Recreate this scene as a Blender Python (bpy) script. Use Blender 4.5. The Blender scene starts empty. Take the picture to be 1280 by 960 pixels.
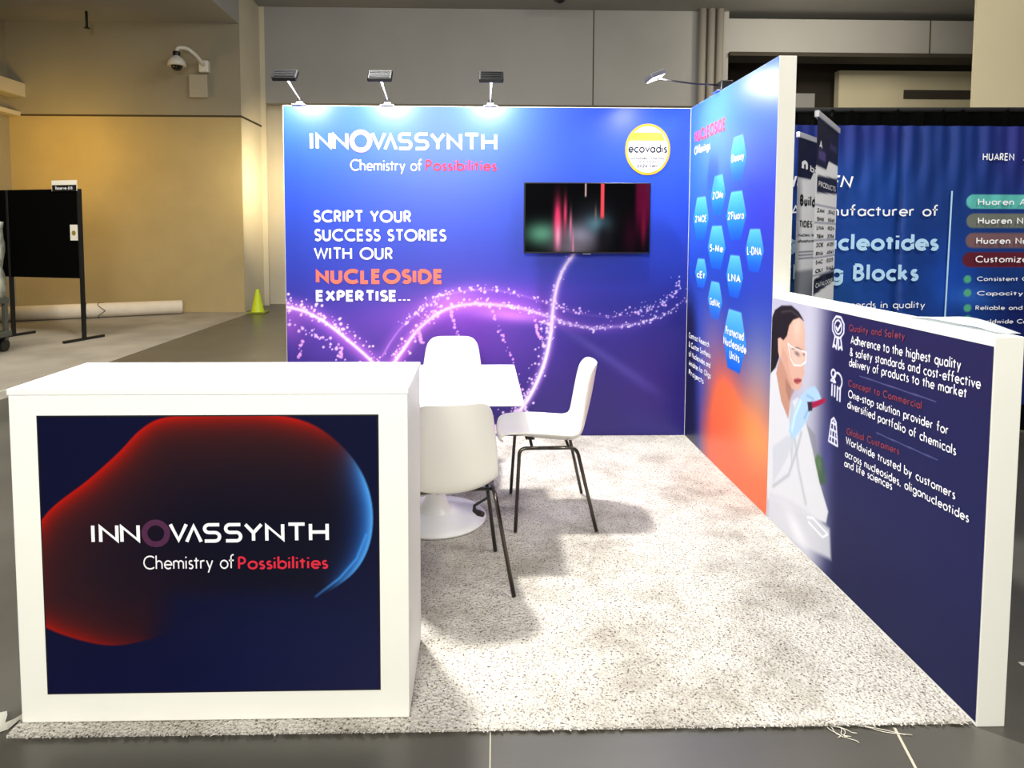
import bpy, bmesh, math, random
import numpy as np
from mathutils import Matrix, Vector
random.seed(7); rng = np.random.default_rng(11)
S = bpy.context.scene; COL = S.collection
G = .012                                   # carpet thickness: booth things stand on z = G
# ------------------------------------------------------------------ camera
CP = Vector((1.4329, -4.9674, 1.5193 + G)); FPX = 840.0; PX, PY = 640 - 19.247, 480 - 135.867
CM = Matrix.Rotation(-.02423, 3, 'Z') @ Matrix.Rotation(math.pi/2 - .06267, 3, 'X') @ Matrix.Rotation(.00277, 3, 'Z')
cd = bpy.data.cameras.new('camera'); cam = bpy.data.objects.new('camera', cd); COL.objects.link(cam)
cam.matrix_world = Matrix.Translation(CP) @ CM.to_4x4()
cd.sensor_width = 36; cd.lens = FPX/1280*36; cd.shift_x = 19.247/1280; cd.shift_y = -135.867/1280
cd.clip_start = .05; cd.clip_end = 100
S.camera = cam
def at(x, y, ax, val):
    """pixel of the photograph -> point of the plane  axis ax == val"""
    d = CM @ Vector(((x-PX)/FPX, -(y-PY)/FPX, -1)); return CP + d*((val-CP[ax])/d[ax])
# ------------------------------------------------------------------ light
S.view_settings.view_transform = 'Standard'; S.view_settings.look = 'None'
S.view_settings.gamma = 1; S.view_settings.use_curve_mapping = False
S.view_settings.exposure = 0.0
w = bpy.data.worlds.new('hall_air'); S.world = w; w.use_nodes = True
w.node_tree.nodes['Background'].inputs[0].default_value = (1, .93, .82, 1)
w.node_tree.nodes['Background'].inputs[1].default_value = .11
def area(name, loc, target, sx, sy, power, col=(1, 1, 1), parent=None, spread=180):
    l = bpy.data.lights.new(name, 'AREA'); l.shape = 'RECTANGLE'; l.size = sx; l.size_y = sy
    l.energy = power; l.color = col; l.spread = math.radians(spread)
    o = bpy.data.objects.new(name, l); COL.objects.link(o)
    o.rotation_euler = (Vector(target)-Vector(loc)).to_track_quat('-Z', 'Y').to_euler(); o.location = loc
    if parent: o.parent = parent; o.location = Vector(loc)
    return o
# high bay and sodium lamps of the hall, with added fills marked below
area('hall_and_fill_light', (.25, -.85, 5.9), (.9, -1.5, 0), .4, .4, 640, (1, .99, .96))
area('hall_and_fill_light', (.7, -7.2, 3.5), (1.0, -3.0, .6), 1.6, 1.6, 330, (1, .98, .91))  # added fill behind the camera, brightens the counter front and wall ends
area('hall_and_fill_light', (5.2, -3.6, 5.9), (4.0, -.5, 1.2), 1.4, 1.4, 230, (1, .98, .92))
area('hall_and_fill_light', (1.5, 4.0, 5.9), (1.5, 6.0, 1), 4.0, 1.2, 120, (1, .97, .92))
area('hall_and_fill_light', (7.6, 6.4, 5.9), (10.0, 10.2, 3.6), 1.6, 1.2, 120, (1, .92, .76))  # fill set back and aimed to brighten the beige panel
area('hall_and_fill_light', (7.0, 1.0, 5.9), (9.0, 5.2, 4.0), 1.0, 1.0, 150, (1, .93, .8))  # weak fill added to brighten the front of the right column
area('hall_and_fill_light', (-4.6, 2.2, 5.2), (-4.2, 3.2, 0), 1.2, 1.2, 80, (1, .93, .82), spread=110)
area('sodium_and_fill_light', (-6.2, 6.2, 3.2), (-6.1, 8.0, 2.5), .5, .3, 34, (1, .62, .10))
area('sodium_and_fill_light', (-1.3, 7.4, 2.6), (-3.1, 8.65, 2.5), .4, .3, 26, (1, .82, .5), spread=80)  # added fill that brightens the return face of the wall corner

# ------------------------------------------------------------------ materials
def lin(c):
    c = np.asarray(c, float)/255.0
    return np.where(c <= .04045, c/12.92, ((c+.055)/1.055)**2.4)
def mat(name, rgb, rough=.6, metal=0, spec=.5, noise=None, bump=0, bscale=60, emit=0, alpha=1, coat=0):
    """rgb is sRGB 0..255. noise=(scale, amount) darkens/lightens the colour in patches"""
    m = bpy.data.materials.new(name); m.use_nodes = True; nt = m.node_tree; b = nt.nodes['Principled BSDF']
    c = tuple(lin(rgb)) + (1,)
    b.inputs['Base Color'].default_value = c; b.inputs['Roughness'].default_value = rough
    b.inputs['Metallic'].default_value = metal; b.inputs['Specular IOR Level'].default_value = spec
    b.inputs['Coat Weight'].default_value = coat
    if alpha < 1: b.inputs['Alpha'].default_value = alpha
    if emit:
        b.inputs['Emission Color'].default_value = c; b.inputs['Emission Strength'].default_value = emit
    tc = nt.nodes.new('ShaderNodeTexCoord')
    if noise:
        n = nt.nodes.new('ShaderNodeTexNoise'); n.inputs['Scale'].default_value = noise[0]; n.inputs['Detail'].default_value = 6
        nt.links.new(tc.outputs['Object'], n.inputs['Vector'])
        r = nt.nodes.new('ShaderNodeValToRGB'); r.color_ramp.elements[0].position = .3; r.color_ramp.elements[1].position = .7
        a = noise[1]
        r.color_ramp.elements[0].color = tuple(v*(1-a) for v in c[:3]) + (1,)
        r.color_ramp.elements[1].color = tuple(min(1, v*(1+a)) for v in c[:3]) + (1,)
        nt.links.new(n.outputs['Fac'], r.inputs[0]); nt.links.new(r.outputs[0], b.inputs['Base Color'])
    if bump:
        n2 = nt.nodes.new('ShaderNodeTexNoise'); n2.inputs['Scale'].default_value = bscale; n2.inputs['Detail'].default_value = 4
        nt.links.new(tc.outputs['Object'], n2.inputs['Vector'])
        bp = nt.nodes.new('ShaderNodeBump'); bp.inputs['Strength'].default_value = bump; bp.inputs['Distance'].default_value = .01
        nt.links.new(n2.outputs['Fac'], bp.inputs['Height']); nt.links.new(bp.outputs[0], b.inputs['Normal'])
    return m
def print_mat(name, rough=.38, emit=0, spec=.5):
    m = bpy.data.materials.new(name); m.use_nodes = True; nt = m.node_tree; b = nt.nodes['Principled BSDF']
    a = nt.nodes.new('ShaderNodeVertexColor'); a.layer_name = 'print'
    b.inputs['Roughness'].default_value = rough; b.inputs['Specular IOR Level'].default_value = spec
    if emit:
        b.inputs['Base Color'].default_value = (.0005, .0005, .0006, 1)
        nt.links.new(a.outputs[0], b.inputs['Emission Color']); b.inputs['Emission Strength'].default_value = emit
    else: nt.links.new(a.outputs[0], b.inputs['Base Color'])
    return m
WHITE = mat('white_laminate', (246, 245, 236), .45, noise=(3, .015))
WHITEP = mat('white_plastic', (238, 238, 236), .35)
INKW = mat('white_ink', (245, 245, 250), .5)
# ------------------------------------------------------------------ object helpers
def tag(o, label, cat, group=None, kind='thing'):
    o['label'] = label; o['category'] = cat; o['kind'] = kind
    if group: o['group'] = group
    return o
def empty(name, loc, label, cat, group=None, rz=0):
    o = bpy.data.objects.new(name, None); o.empty_display_size = .1; COL.objects.link(o)
    o.location = loc; o.rotation_euler = (0, 0, rz); return tag(o, label, cat, group)
def link(name, me, m, parent=None, local=False, smooth=False):
    o = bpy.data.objects.new(name, me); COL.objects.link(o)
    if m and not me.materials: me.materials.append(m)
    if smooth: me.polygons.foreach_set('use_smooth', [True]*len(me.polygons))
    if parent:
        o.parent = parent
        if not local:
            q = Vector((0, 0, 0)); p = parent
            while p: q += p.location; p = p.parent
            o.location = -q
    return o
def bmobj(name, bm, m, parent=None, local=False, smooth=False):
    bmesh.ops.recalc_face_normals(bm, faces=bm.faces)
    me = bpy.data.meshes.new(name); bm.to_mesh(me); bm.free()
    return link(name, me, m, parent, local, smooth)
def struct(o): o['kind'] = 'structure'; return o
def box(bm, x0, x1, y0, y1, z0, z1, bev=0, mtx=None):
    r = bmesh.ops.create_cube(bm, size=1); vs = r['verts']
    for v in vs: v.co = Vector(((x0+x1)/2+v.co.x*(x1-x0), (y0+y1)/2+v.co.y*(y1-y0), (z0+z1)/2+v.co.z*(z1-z0)))
    if bev:
        es = list({e for v in vs for e in v.link_edges})
        rb = bmesh.ops.bevel(bm, geom=es, offset=bev, segments=2, affect='EDGES', profile=.5)
        vs = list({v for f in rb['faces'] for v in f.verts} | {v for v in vs if v.is_valid})
    if mtx:
        for v in vs: v.co = mtx @ v.co
    return bm
def nb(): return bmesh.new()
def boxobj(name, b, m, parent=None, bev=.003, local=False): return bmobj(name, box(nb(), *b, bev), m, parent, local)
def tube(bm, pts, r, seg=10, caps=True):
    """round tube through the points (list of 3D), r a number or one per point"""
    P = [Vector(p) for p in pts]; n = len(P); rs = r if isinstance(r, (list, tuple)) else [r]*n
    rings = []; up = None
    for i, p in enumerate(P):
        t = ((P[min(i+1, n-1)]-P[max(i-1, 0)])).normalized()
        if up is None:
            up = Vector((0, 0, 1)) if abs(t.z) < .9 else Vector((1, 0, 0))
        a = t.cross(up).normalized(); up = a.cross(t).normalized()
        rings.append([bm.verts.new(p + (a*math.cos(k*2*math.pi/seg) + up*math.sin(k*2*math.pi/seg))*rs[i]) for k in range(seg)])
    for A, B in zip(rings, rings[1:]):
        for k in range(seg): bm.faces.new((A[k], A[(k+1) % seg], B[(k+1) % seg], B[k]))
    if caps: bm.faces.new(rings[0][::-1]); bm.faces.new(rings[-1])
    return bm
def lathe(bm, prof, c, seg=40):
    rings = []
    for r, z in prof:
        if r < 1e-5: rings.append([bm.verts.new((c[0], c[1], c[2]+z))])
        else: rings.append([bm.verts.new((c[0]+r*math.cos(k*2*math.pi/seg), c[1]+r*math.sin(k*2*math.pi/seg), c[2]+z)) for k in range(seg)])
    for A, B in zip(rings, rings[1:]):
        for k in range(seg):
            j = (k+1) % seg
            if len(A) == 1 and len(B) > 1: bm.faces.new((A[0], B[j], B[k]))
            elif len(B) == 1 and len(A) > 1: bm.faces.new((A[k], A[j], B[0]))
            elif len(A) > 1: bm.faces.new((A[k], A[j], B[j], B[k]))
    return bm
def round_path(pts, r=.04, n=5):
    """replace inner corners of a 3D polyline with arcs"""
    P = [Vector(p) for p in pts]; out = [P[0]]
    for i in range(1, len(P)-1):
        a, b, c = P[i-1], P[i], P[i+1]; d1 = (a-b); d2 = (c-b); k = min(r, d1.length*.45, d2.length*.45)
        s, e = b+d1.normalized()*k, b+d2.normalized()*k
        for q in range(n+1):
            t = q/n; out.append(s*(1-t)**2 + b*2*t*(1-t) + e*t*t)
    out.append(P[-1]); return out
# ------------------------------------------------------------------ planes that carry prints
class Plane:
    """u,v in metres on a wall; point(u,v,d) lies d in front of it"""
    def __init__(s, ax, val): s.ax, s.val = ax, val
    def point(s, u, v, d=0):
        return (u, s.val-d, v) if s.ax == 1 else (s.val-d, -u, v)
    def uv(s, px, py):
        p = at(px, py, s.ax, s.val); return (p.x, p.z) if s.ax == 1 else (-p.y, p.z)
def grid_print(name, pl, u0, u1, v0, v1, nu, nv, paint, m, parent, d=.001, zoff=None):
    U, V = np.meshgrid(np.linspace(u0, u1, nu), np.linspace(v0, v1, nv))
    C = np.clip(paint(U, V), 0, 255).reshape(-1, 3)
    D = np.full(U.shape, d) if zoff is None else d + zoff(U, V)
    co = np.empty((U.size, 3), np.float32)
    if pl.ax == 1: co[:, 0] = U.ravel(); co[:, 1] = pl.val - D.ravel(); co[:, 2] = V.ravel()
    else: co[:, 0] = pl.val - D.ravel(); co[:, 1] = -U.ravel(); co[:, 2] = V.ravel()
    idx = np.arange(nu*nv).reshape(nv, nu)
    F = np.stack([idx[:-1, :-1], idx[:-1, 1:], idx[1:, 1:], idx[1:, :-1]], -1).reshape(-1, 4)
    me = bpy.data.meshes.new(name); me.vertices.add(len(co)); me.vertices.foreach_set('co', co.ravel())
    me.loops.add(F.size); me.loops.foreach_set('vertex_index', F.ravel().astype(np.int32))
    me.polygons.add(len(F)); me.polygons.foreach_set('loop_start', np.arange(0, F.size, 4, dtype=np.int32))
    me.update(calc_edges=True)
    a = me.color_attributes.new('print', 'FLOAT_COLOR', 'POINT')
    rgba = np.ones((len(co), 4), np.float32); rgba[:, :3] = lin(C); a.data.foreach_set('color', rgba.ravel())
    return link(name, me, m, parent, smooth=zoff is not None)
def ss(a, b, x):
    t = np.clip((x-a)/(b-a), 0, 1); return t*t*(3-2*t)
def mix(A, c, k): return A*(1-k[..., None]) + np.asarray(c, float)*k[..., None]
def blob(U, V, c, ru, rv, rot=0):
    du, dv = U-c[0], V-c[1]; cs, sn = math.cos(rot), math.sin(rot)
    return np.exp(-(((du*cs+dv*sn)/ru)**2 + ((-du*sn+dv*cs)/rv)**2))
def dseg(U, V, a, b):
    d = np.array(b)-np.array(a); L = max(1e-12, (d**2).sum())
    t = np.clip(((U-a[0])*d[0]+(V-a[1])*d[1])/L, 0, 1)
    return np.hypot(U-a[0]-t*d[0], V-a[1]-t*d[1]), t
def dline(U, V, pts):
    D = np.full(U.shape, 9.0)
    for a, b in zip(pts, pts[1:]): D = np.minimum(D, dseg(U, V, a, b)[0])
    return D
def sdf(U, V, pts):
    """signed distance to a polygon, positive inside"""
    ins = np.zeros(U.shape, bool); n = len(pts)
    for i in range(n):
        (x0, y0), (x1, y1) = pts[i], pts[(i+1) % n]
        if y0 == y1: continue
        ins ^= ((y0 > V) != (y1 > V)) & (U < (x1-x0)*(V-y0)/(y1-y0)+x0)
    return np.where(ins, 1, -1)*dline(U, V, list(pts)+[pts[0]])
def poly(U, V, pts, soft=.006): return ss(-soft, soft, sdf(U, V, pts))
def catmull(P, n=8):
    P = [np.array(p, float) for p in P]; Q = [2*P[0]-P[1]]+P+[2*P[-1]-P[-2]]; out = []
    for i in range(1, len(Q)-2):
        for k in range(n):
            t = k/n; a, b, c, d = Q[i-1:i+3]
            out.append(.5*(2*b+(c-a)*t+(2*a-5*b+4*c-d)*t*t+(3*b-a-3*c+d)*t**3))
    out.append(P[-1]); return out
# ------------------------------------------------------------------ geometric sans lettering
def arc(cx, cy, rx, ry, a0, a1, n=14):
    return [(cx+rx*math.cos(math.radians(a0+(a1-a0)*k/n)), cy+ry*math.sin(math.radians(a0+(a1-a0)*k/n))) for k in range(n+1)]
X = .62
def bowl(x, cy, ry, r, top): return [(0, cy+ry)] + arc(x, cy, r, ry, 90, -90) + [(0, cy-ry)]
def circ(cx, cy, rx, ry): return arc(cx, cy, rx, ry, 0, 360, 28)
GL = {
 'A': (.74, [[(0, 0), (.37, 1), (.74, 0)], [(.13, .3), (.61, .3)]]),
 'B': (.48, [[(0, 0), (0, 1)], bowl(.2, .76, .24, .22, 1), bowl(.2, .26, .26, .28, 1)]),
 'C': (.84, [arc(.5, .5, .5, .5, 48, 312, 24)]),
 'D': (.72, [[(0, 0), (0, 1)], bowl(.22, .5, .5, .5, 1)]),
 'E': (.44, [[(.44, 1), (0, 1), (0, 0), (.44, 0)], [(0, .52), (.4, .52)]]),
 'F': (.42, [[(.42, 1), (0, 1), (0, 0)], [(0, .52), (.38, .52)]]),
 'G': (.98, [arc(.5, .5, .5, .5, 48, 358, 28) + [(.55, .48)]]),
 'H': (.64, [[(0, 0), (0, 1)], [(.64, 0), (.64, 1)], [(0, .52), (.64, .52)]]),
 'I': (0.02, [[(.01, 0), (.01, 1)]]),
 'J': (.28, [[(.28, 1), (.28, .2)] + arc(.09, .2, .19, .2, 0, -130, 8)]),
 'K': (.56, [[(0, 0), (0, 1)], [(.5, 1), (.02, .46)], [(.14, .58), (.56, 0)]]),
 'L': (.4, [[(0, 1), (0, 0), (.4, 0)]]),
 'M': (.86, [[(0, 0), (.1, 1), (.43, .15), (.76, 1), (.86, 0)]]),
 'N': (.66, [[(0, 0), (0, 1), (.66, 0), (.66, 1)]]),
 'O': (1.0, [circ(.5, .5, .5, .5)]),
 'P': (.44, [[(0, 0), (0, 1)], bowl(.18, .73, .27, .27, 1)]),
 'Q': (1.0, [circ(.5, .5, .5, .5), [(.6, .3), (.95, -.05)]]),
 'R': (.48, [[(0, 0), (0, 1)], bowl(.18, .73, .27, .27, 1), [(.2, .46), (.48, 0)]]),
 'S': (.46, [arc(.24, .76, .21, .24, 35, 250, 12) + arc(.22, .25, .24, .25, 70, -145, 12)]),
 'T': (.58, [[(0, 1), (.58, 1)], [(.29, 1), (.29, 0)]]),
 'U': (.58, [[(0, 1), (0, .29)] + arc(.29, .29, .29, .29, 180, 360, 12) + [(.58, 1)]]),
 'V': (.7, [[(0, 1), (.35, 0), (.7, 1)]]),
 'W': (1.04, [[(0, 1), (.26, 0), (.52, 1), (.78, 0), (1.04, 1)]]),
 'X': (.62, [[(.03, 1), (.62, 0)], [(.59, 1), (0, 0)]]),
 'Y': (.64, [[(0, 1), (.32, .47), (.64, 1)], [(.32, .47), (.32, 0)]]),
 'Z': (.6, [[(.03, 1), (.6, 1), (0, 0), (.6, 0)]]),
 'a': (.56, [circ(.28, X/2, .28, X/2), [(.56, 0), (.56, X)]]),
 'b': (.56, [circ(.28, X/2, .28, X/2), [(0, 0), (0, 1.05)]]),
 'c': (.46, [arc(.3, X/2, .3, X/2, 52, 308, 18)]),
 'd': (.56, [circ(.28, X/2, .28, X/2), [(.56, 0), (.56, 1.05)]]),
 'e': (.58, [[(.02, X/2)] + arc(.29, X/2, .29, X/2, 0, 315, 22)]),
 'f': (.28, [[(.1, 0), (.1, .86)] + arc(.26, .86, .16, .2, 180, 70, 8), [(-.08, X), (.32, X)]]),
 'g': (.56, [circ(.28, X/2, .28, X/2), [(.56, X), (.56, -.08)] + arc(.28, -.08, .28, .24, 0, -150, 12)]),
 'h': (.46, [[(0, 0), (0, 1.05)], arc(.23, X-.24, .23, .24, 180, 0, 12) + [(.46, 0)]]),
 'i': (.02, [[(.01, 0), (.01, X)], [(.01, .84), (.01, .95)]]),
 'j': (.1, [[(.1, X), (.1, -.2)] + arc(-.02, -.2, .12, .12, 0, -90, 6), [(.1, .84), (.1, .95)]]),
 'k': (.42, [[(0, 0), (0, 1.05)], [(.38, X), (.02, .28)], [(.12, .37), (.42, 0)]]),
 'l': (.02, [[(.01, 0), (.01, 1.05)]]),
 'm': (.78, [[(0, 0), (0, X)], arc(.195, X-.2, .195, .2, 180, 0, 10) + [(.39, 0)], arc(.585, X-.2, .195, .2, 180, 0, 10) + [(.78, 0)]]),
 'n': (.46, [[(0, 0), (0, X)], arc(.23, X-.24, .23, .24, 180, 0, 12) + [(.46, 0)]]),
 'o': (.6, [circ(.3, X/2, .3, X/2)]),
 'p': (.56, [circ(.28, X/2, .28, X/2), [(0, -.33), (0, X)]]),
 'q': (.56, [circ(.28, X/2, .28, X/2), [(.56, -.33), (.56, X)]]),
 'r': (.27, [[(0, 0), (0, X)], arc(.2, X-.23, .2, .23, 180, 62, 8)]),
 's': (.32, [arc(.165, X*.755, .14, X*.245, 40, 250, 10) + arc(.155, X*.25, .165, X*.25, 70, -145, 10)]),
 't': (.26, [[(.12, .85), (.12, 0)], [(-.07, X), (.31, X)]]),
 'u': (.46, [[(0, X), (0, .23)] + arc(.23, .23, .23, .23, 180, 360, 12), [(.46, X), (.46, 0)]]),
 'v': (.48, [[(0, X), (.24, 0), (.48, X)]]),
 'w': (.74, [[(0, X), (.185, 0), (.37, X), (.555, 0), (.74, X)]]),
 'x': (.44, [[(.02, X), (.44, 0)], [(.42, X), (0, 0)]]),
 'y': (.48, [[(0, X), (.24, 0)], [(.48, X), (.12, -.33)]]),
 'z': (.42, [[(.02, X), (.42, X), (0, 0), (.42, 0)]]),
 '0': (.56, [circ(.28, .5, .28, .5)]), '1': (.16, [[(0, .85), (.14, 1), (.14, 0)]]),
 '2': (.5, [arc(.25, .73, .24, .27, 165, -30, 12) + [(0, 0), (.5, 0)]]),
 '5': (.5, [[(.46, 1), (.12, 1), (.06, .58)] + arc(.22, .32, .27, .32, 120, -140, 14)]),
 '6': (.54, [circ(.27, .3, .27, .3), [(.42, 1), (.05, .44)]]), '4': (.54, [[(.4, 0), (.4, 1), (0, .28), (.54, .28)]]),
 '.': (.04, [[(.02, -.02), (.02, .1)]]), ',': (.06, [[(.05, .08), (0, -.12)]]), "'": (.03, [[(.02, 1), (0, .75)]]),
 '-': (.26, [[(0, .34), (.26, .34)]]), ':': (.04, [[(.02, 0), (.02, .1)], [(.02, .5), (.02, .6)]]),
 '&': (.62, [[(.62, 0), (.12, .7)] + arc(.27, .8, .16, .2, 200, -20, 10) + [(.08, .38)] + arc(.24, .22, .22, .22, 150, 340, 10) + [(.6, .42)]]),
 ' ': (.22, []),
}
def ribbon(pts, w, out):
    P = [p for i, p in enumerate(pts) if i == 0 or math.hypot(p[0]-pts[i-1][0], p[1]-pts[i-1][1]) > 1e-6]
    n = len(P); closed = n > 3 and math.hypot(P[0][0]-P[-1][0], P[0][1]-P[-1][1]) < 1e-5
    if closed: P = P[:-1]; n -= 1
    L, Rr = [], []
    def nrm(a, b):
        d = math.hypot(b[0]-a[0], b[1]-a[1]); return (-(b[1]-a[1])/d, (b[0]-a[0])/d)
    for i in range(n):
        n1 = nrm(P[i-1], P[i]) if (i > 0 or closed) else None
        n2 = nrm(P[i], P[(i+1) % n]) if (i < n-1 or closed) else None
        n1 = n1 or n2; n2 = n2 or n1
        m = (n1[0]+n2[0], n1[1]+n2[1]); ml = math.hypot(*m) or 1e-6; m = (m[0]/ml, m[1]/ml)
        k = w/2/max(.38, m[0]*n1[0]+m[1]*n1[1])
        L.append((P[i][0]+m[0]*k, P[i][1]+m[1]*k)); Rr.append((P[i][0]-m[0]*k, P[i][1]-m[1]*k))
    for i in range(n if closed else n-1):
        j = (i+1) % n; out.append((L[i], Rr[i], Rr[j], L[j]))
def text_quads(s, wt=.13, gap=.16):
    """quads with cap height 1; returns quads, width"""
    out = []; x = wt/2
    for ch in s:
        adv, st = GL[ch]
        g = gap*(.45 if ch in 'AVWYTv' else .6 if ch in 'OCGSQocesadgqbp' else 1)
        q = []
        for p in st: ribbon([(x+a, wt/2+b*(1-wt)) for a, b in p], wt, q)
        lo = -9 if ch in "gjpqy,Q" else 0; hi = 1 if ch.isupper() or ch.isdigit() else X*(1-wt)+wt if ch in 'vwxyz' else 9
        out += [[(a, min(hi, max(lo, b))) for a, b in f] for f in q]
        x += adv + wt + g
    return out, x - wt/2 - g
def place_text(out, pl, s, u0, v0, cap, wt, u1=None, slant=0, drop=0, gap=.16):
    """append 3D quads of a line of text; u1 fits the line's width, drop sinks its right end"""
    q, wd = text_quads(s, wt, gap); sx = (u1-u0)/wd if u1 is not None else cap
    out.append([[(u0+(a+slant*b)*sx, v0+b*cap-drop*a/wd) for a, b in f] for f in q])
def quads_obj(name, pl, lines, m, parent, d=.0025, local=False):
    """each entry of lines is one line of lettering (a list of quads): a mesh of its own"""
    if lines and not isinstance(lines[0][0], list): lines = [lines]
    for quads in lines:
        vs = []; fs = []
        for k, f in enumerate(quads):
            if len(f) == 4 and (f[2][0]-f[0][0])*(f[3][1]-f[1][1])-(f[2][1]-f[0][1])*(f[3][0]-f[1][0]) < 0: f = f[::-1]
            fs.append(tuple(range(len(vs), len(vs)+len(f)))); vs += [pl.point(a, b, d+.00009*(k % 9)) for a, b in f]
        me = bpy.data.meshes.new(name); me.from_pydata(vs, [], fs); me.update()
        o = link(name, me, m, parent, local)
    return o
def text_px(out, pl, s, x0, yb, x1, cap, wt=.13, slant=0, gap=.16, x1y=None):
    u0, v0 = pl.uv(x0, yb); u1, v1 = pl.uv(x1, yb if x1y is None else x1y); c = pl.uv(x0, yb-cap)[1]-v0
    place_text(out, pl, s, u0, v0, c, wt, u1, slant, drop=0 if x1y is None else v0-v1, gap=gap)
def bars_px(out, pl, x0, y0, x1, y1):
    (a, b), (c, d) = pl.uv(x0, y1), pl.uv(x1, y0); out.append([(a, b), (c, b), (c, d), (a, d)])

# ================================================================== SETTING
M_floor = mat('dark_concrete', (76, 73, 66), .33, noise=(1.1, .28), bump=.06, bscale=25)
M_slab = mat('pale_concrete', (150, 143, 130), .5, noise=(1.6, .2), bump=.05, bscale=20)
M_wall = mat('painted_block_wall', (206, 196, 172), .8, noise=(1.2, .05), bump=.12, bscale=30)
M_grey = mat('grey_panel_wall', (160, 158, 154), .7, noise=(.8, .05))
M_dark = mat('dark_recess', (60, 54, 44), .9, noise=(2, .1))
M_beige = mat('beige_panel', (214, 204, 172), .8, noise=(1, .04))
M_seam = mat('dark_seam', (70, 58, 36), .9)
M_walltop = mat('grey_upper_paint', (150, 142, 122), .8, noise=(1.2, .05), bump=.1, bscale=30)
def S_box(name, b, m, bev=0): return struct(boxobj(name, b, m, None, bev))
S_box('floor', (-10, 14, -9, 13, -.1, 0), M_floor)
S_box('floor_recess', (-10, -2.94, -1, 8.03, 0, .004), M_slab)
S_box('ceiling', (-3.1, 14, -9, 13, 6.14, 6.3), M_grey)
S_box('ceiling_recess', (-10, -3.1, -9, 8.035, 5.44, 6.3), M_grey)
S_box('wall_left', (-10, -3.1, 8.035, 9.4, 0, 6.14), M_wall)
S_box('wall_recess', (-10, -7.42, -2, 8.035, 0, 5.44), M_walltop)
S_box('trim_1', (-7.42, -3.098, 8.022, 8.036, 3.705, 3.74), M_seam)
S_box('trim_2', (-3.101, -3.088, 8.03, 9.2, 3.705, 3.74), M_seam)
S_box('wall_left_upper', (-7.42, -3.1, 8.027, 8.036, 3.74, 5.44), M_walltop)
S_box('wall_left_lower', (-7.42, -3.1, 8.027, 8.036, .004, 3.705), mat('cream_block_dimmed', (178, 158, 112), .75, noise=(1.5, .06), bump=.14, bscale=24))  # dim yellow light on this wall is put into its colour; return face stays paler
S_box('trim_3', (-7.42, -7.1, 6.5, 8.035, 4.05, 4.3), M_wall)
S_box('trim_4', (-7.42, -7.2, 6.3, 8.035, 3.7, 3.78), M_wall)
S_box('wall_back', (-3.1, 6.6, 9.5, 9.7, 0, 4.3), M_wall)
S_box('wall_back_upper', (-3.0, 6.6, 9.2, 9.7, 4.2, 6.14), M_grey)
S_box('trim_5', (3.765, 3.785, 9.19, 9.2, 4.2, 6.14), M_seam)
S_box('trim_6', (-3.1, -3.0, 9.2, 9.25, 0, 6.14), M_wall)
S_box('wall_right_beam', (6.6, 12.5, 9.2, 9.7, 5.3, 6.0), M_grey)
S_box('trim_7', (6.6, 12.5, 9.1, 9.7, 5.22, 5.30), M_dark)
S_box('trim_8', (10.85, 10.87, 9.19, 9.2, 5.3, 6.0), M_seam)
S_box('wall_right_recess', (6.6, 14, 11.0, 11.2, 0, 6.14), M_dark)
S_box('wall_right', (9.6, 14, 10.4, 10.6, 0, 5.25), M_beige)
S_box('trim_9', (11.1, 13.5, 10.37, 10.4, 4.62, 4.82), M_dark)
S_box('wall_right_column', (8.9, 11.0, 5.2, 5.25, 0, 6.14), M_beige)
S_box('trim_10', (6.85, 9.1, 10.5, 11.0, 0, 4.75), M_grey)
# floor joints in the dark concrete
M_joint = mat('floor_joint', (178, 170, 150), .7)
def joint(n, a, b, wd):
    a, b = Vector(a), Vector(b); d = (b-a).normalized(); s = Vector((-d.y, d.x, 0))*wd/2
    bm = nb(); bm.faces.new([bm.verts.new(p+Vector((0, 0, .0015))) for p in (a-s, b-s, b+s, a+s)]); struct(bmobj(n, bm, M_joint))
joint('trim_11', at(1118, 910, 2, 0), at(1160, 990, 2, 0), .008)
joint('trim_12', at(613, 912, 2, 0), at(612, 1000, 2, 0), .003)

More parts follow.
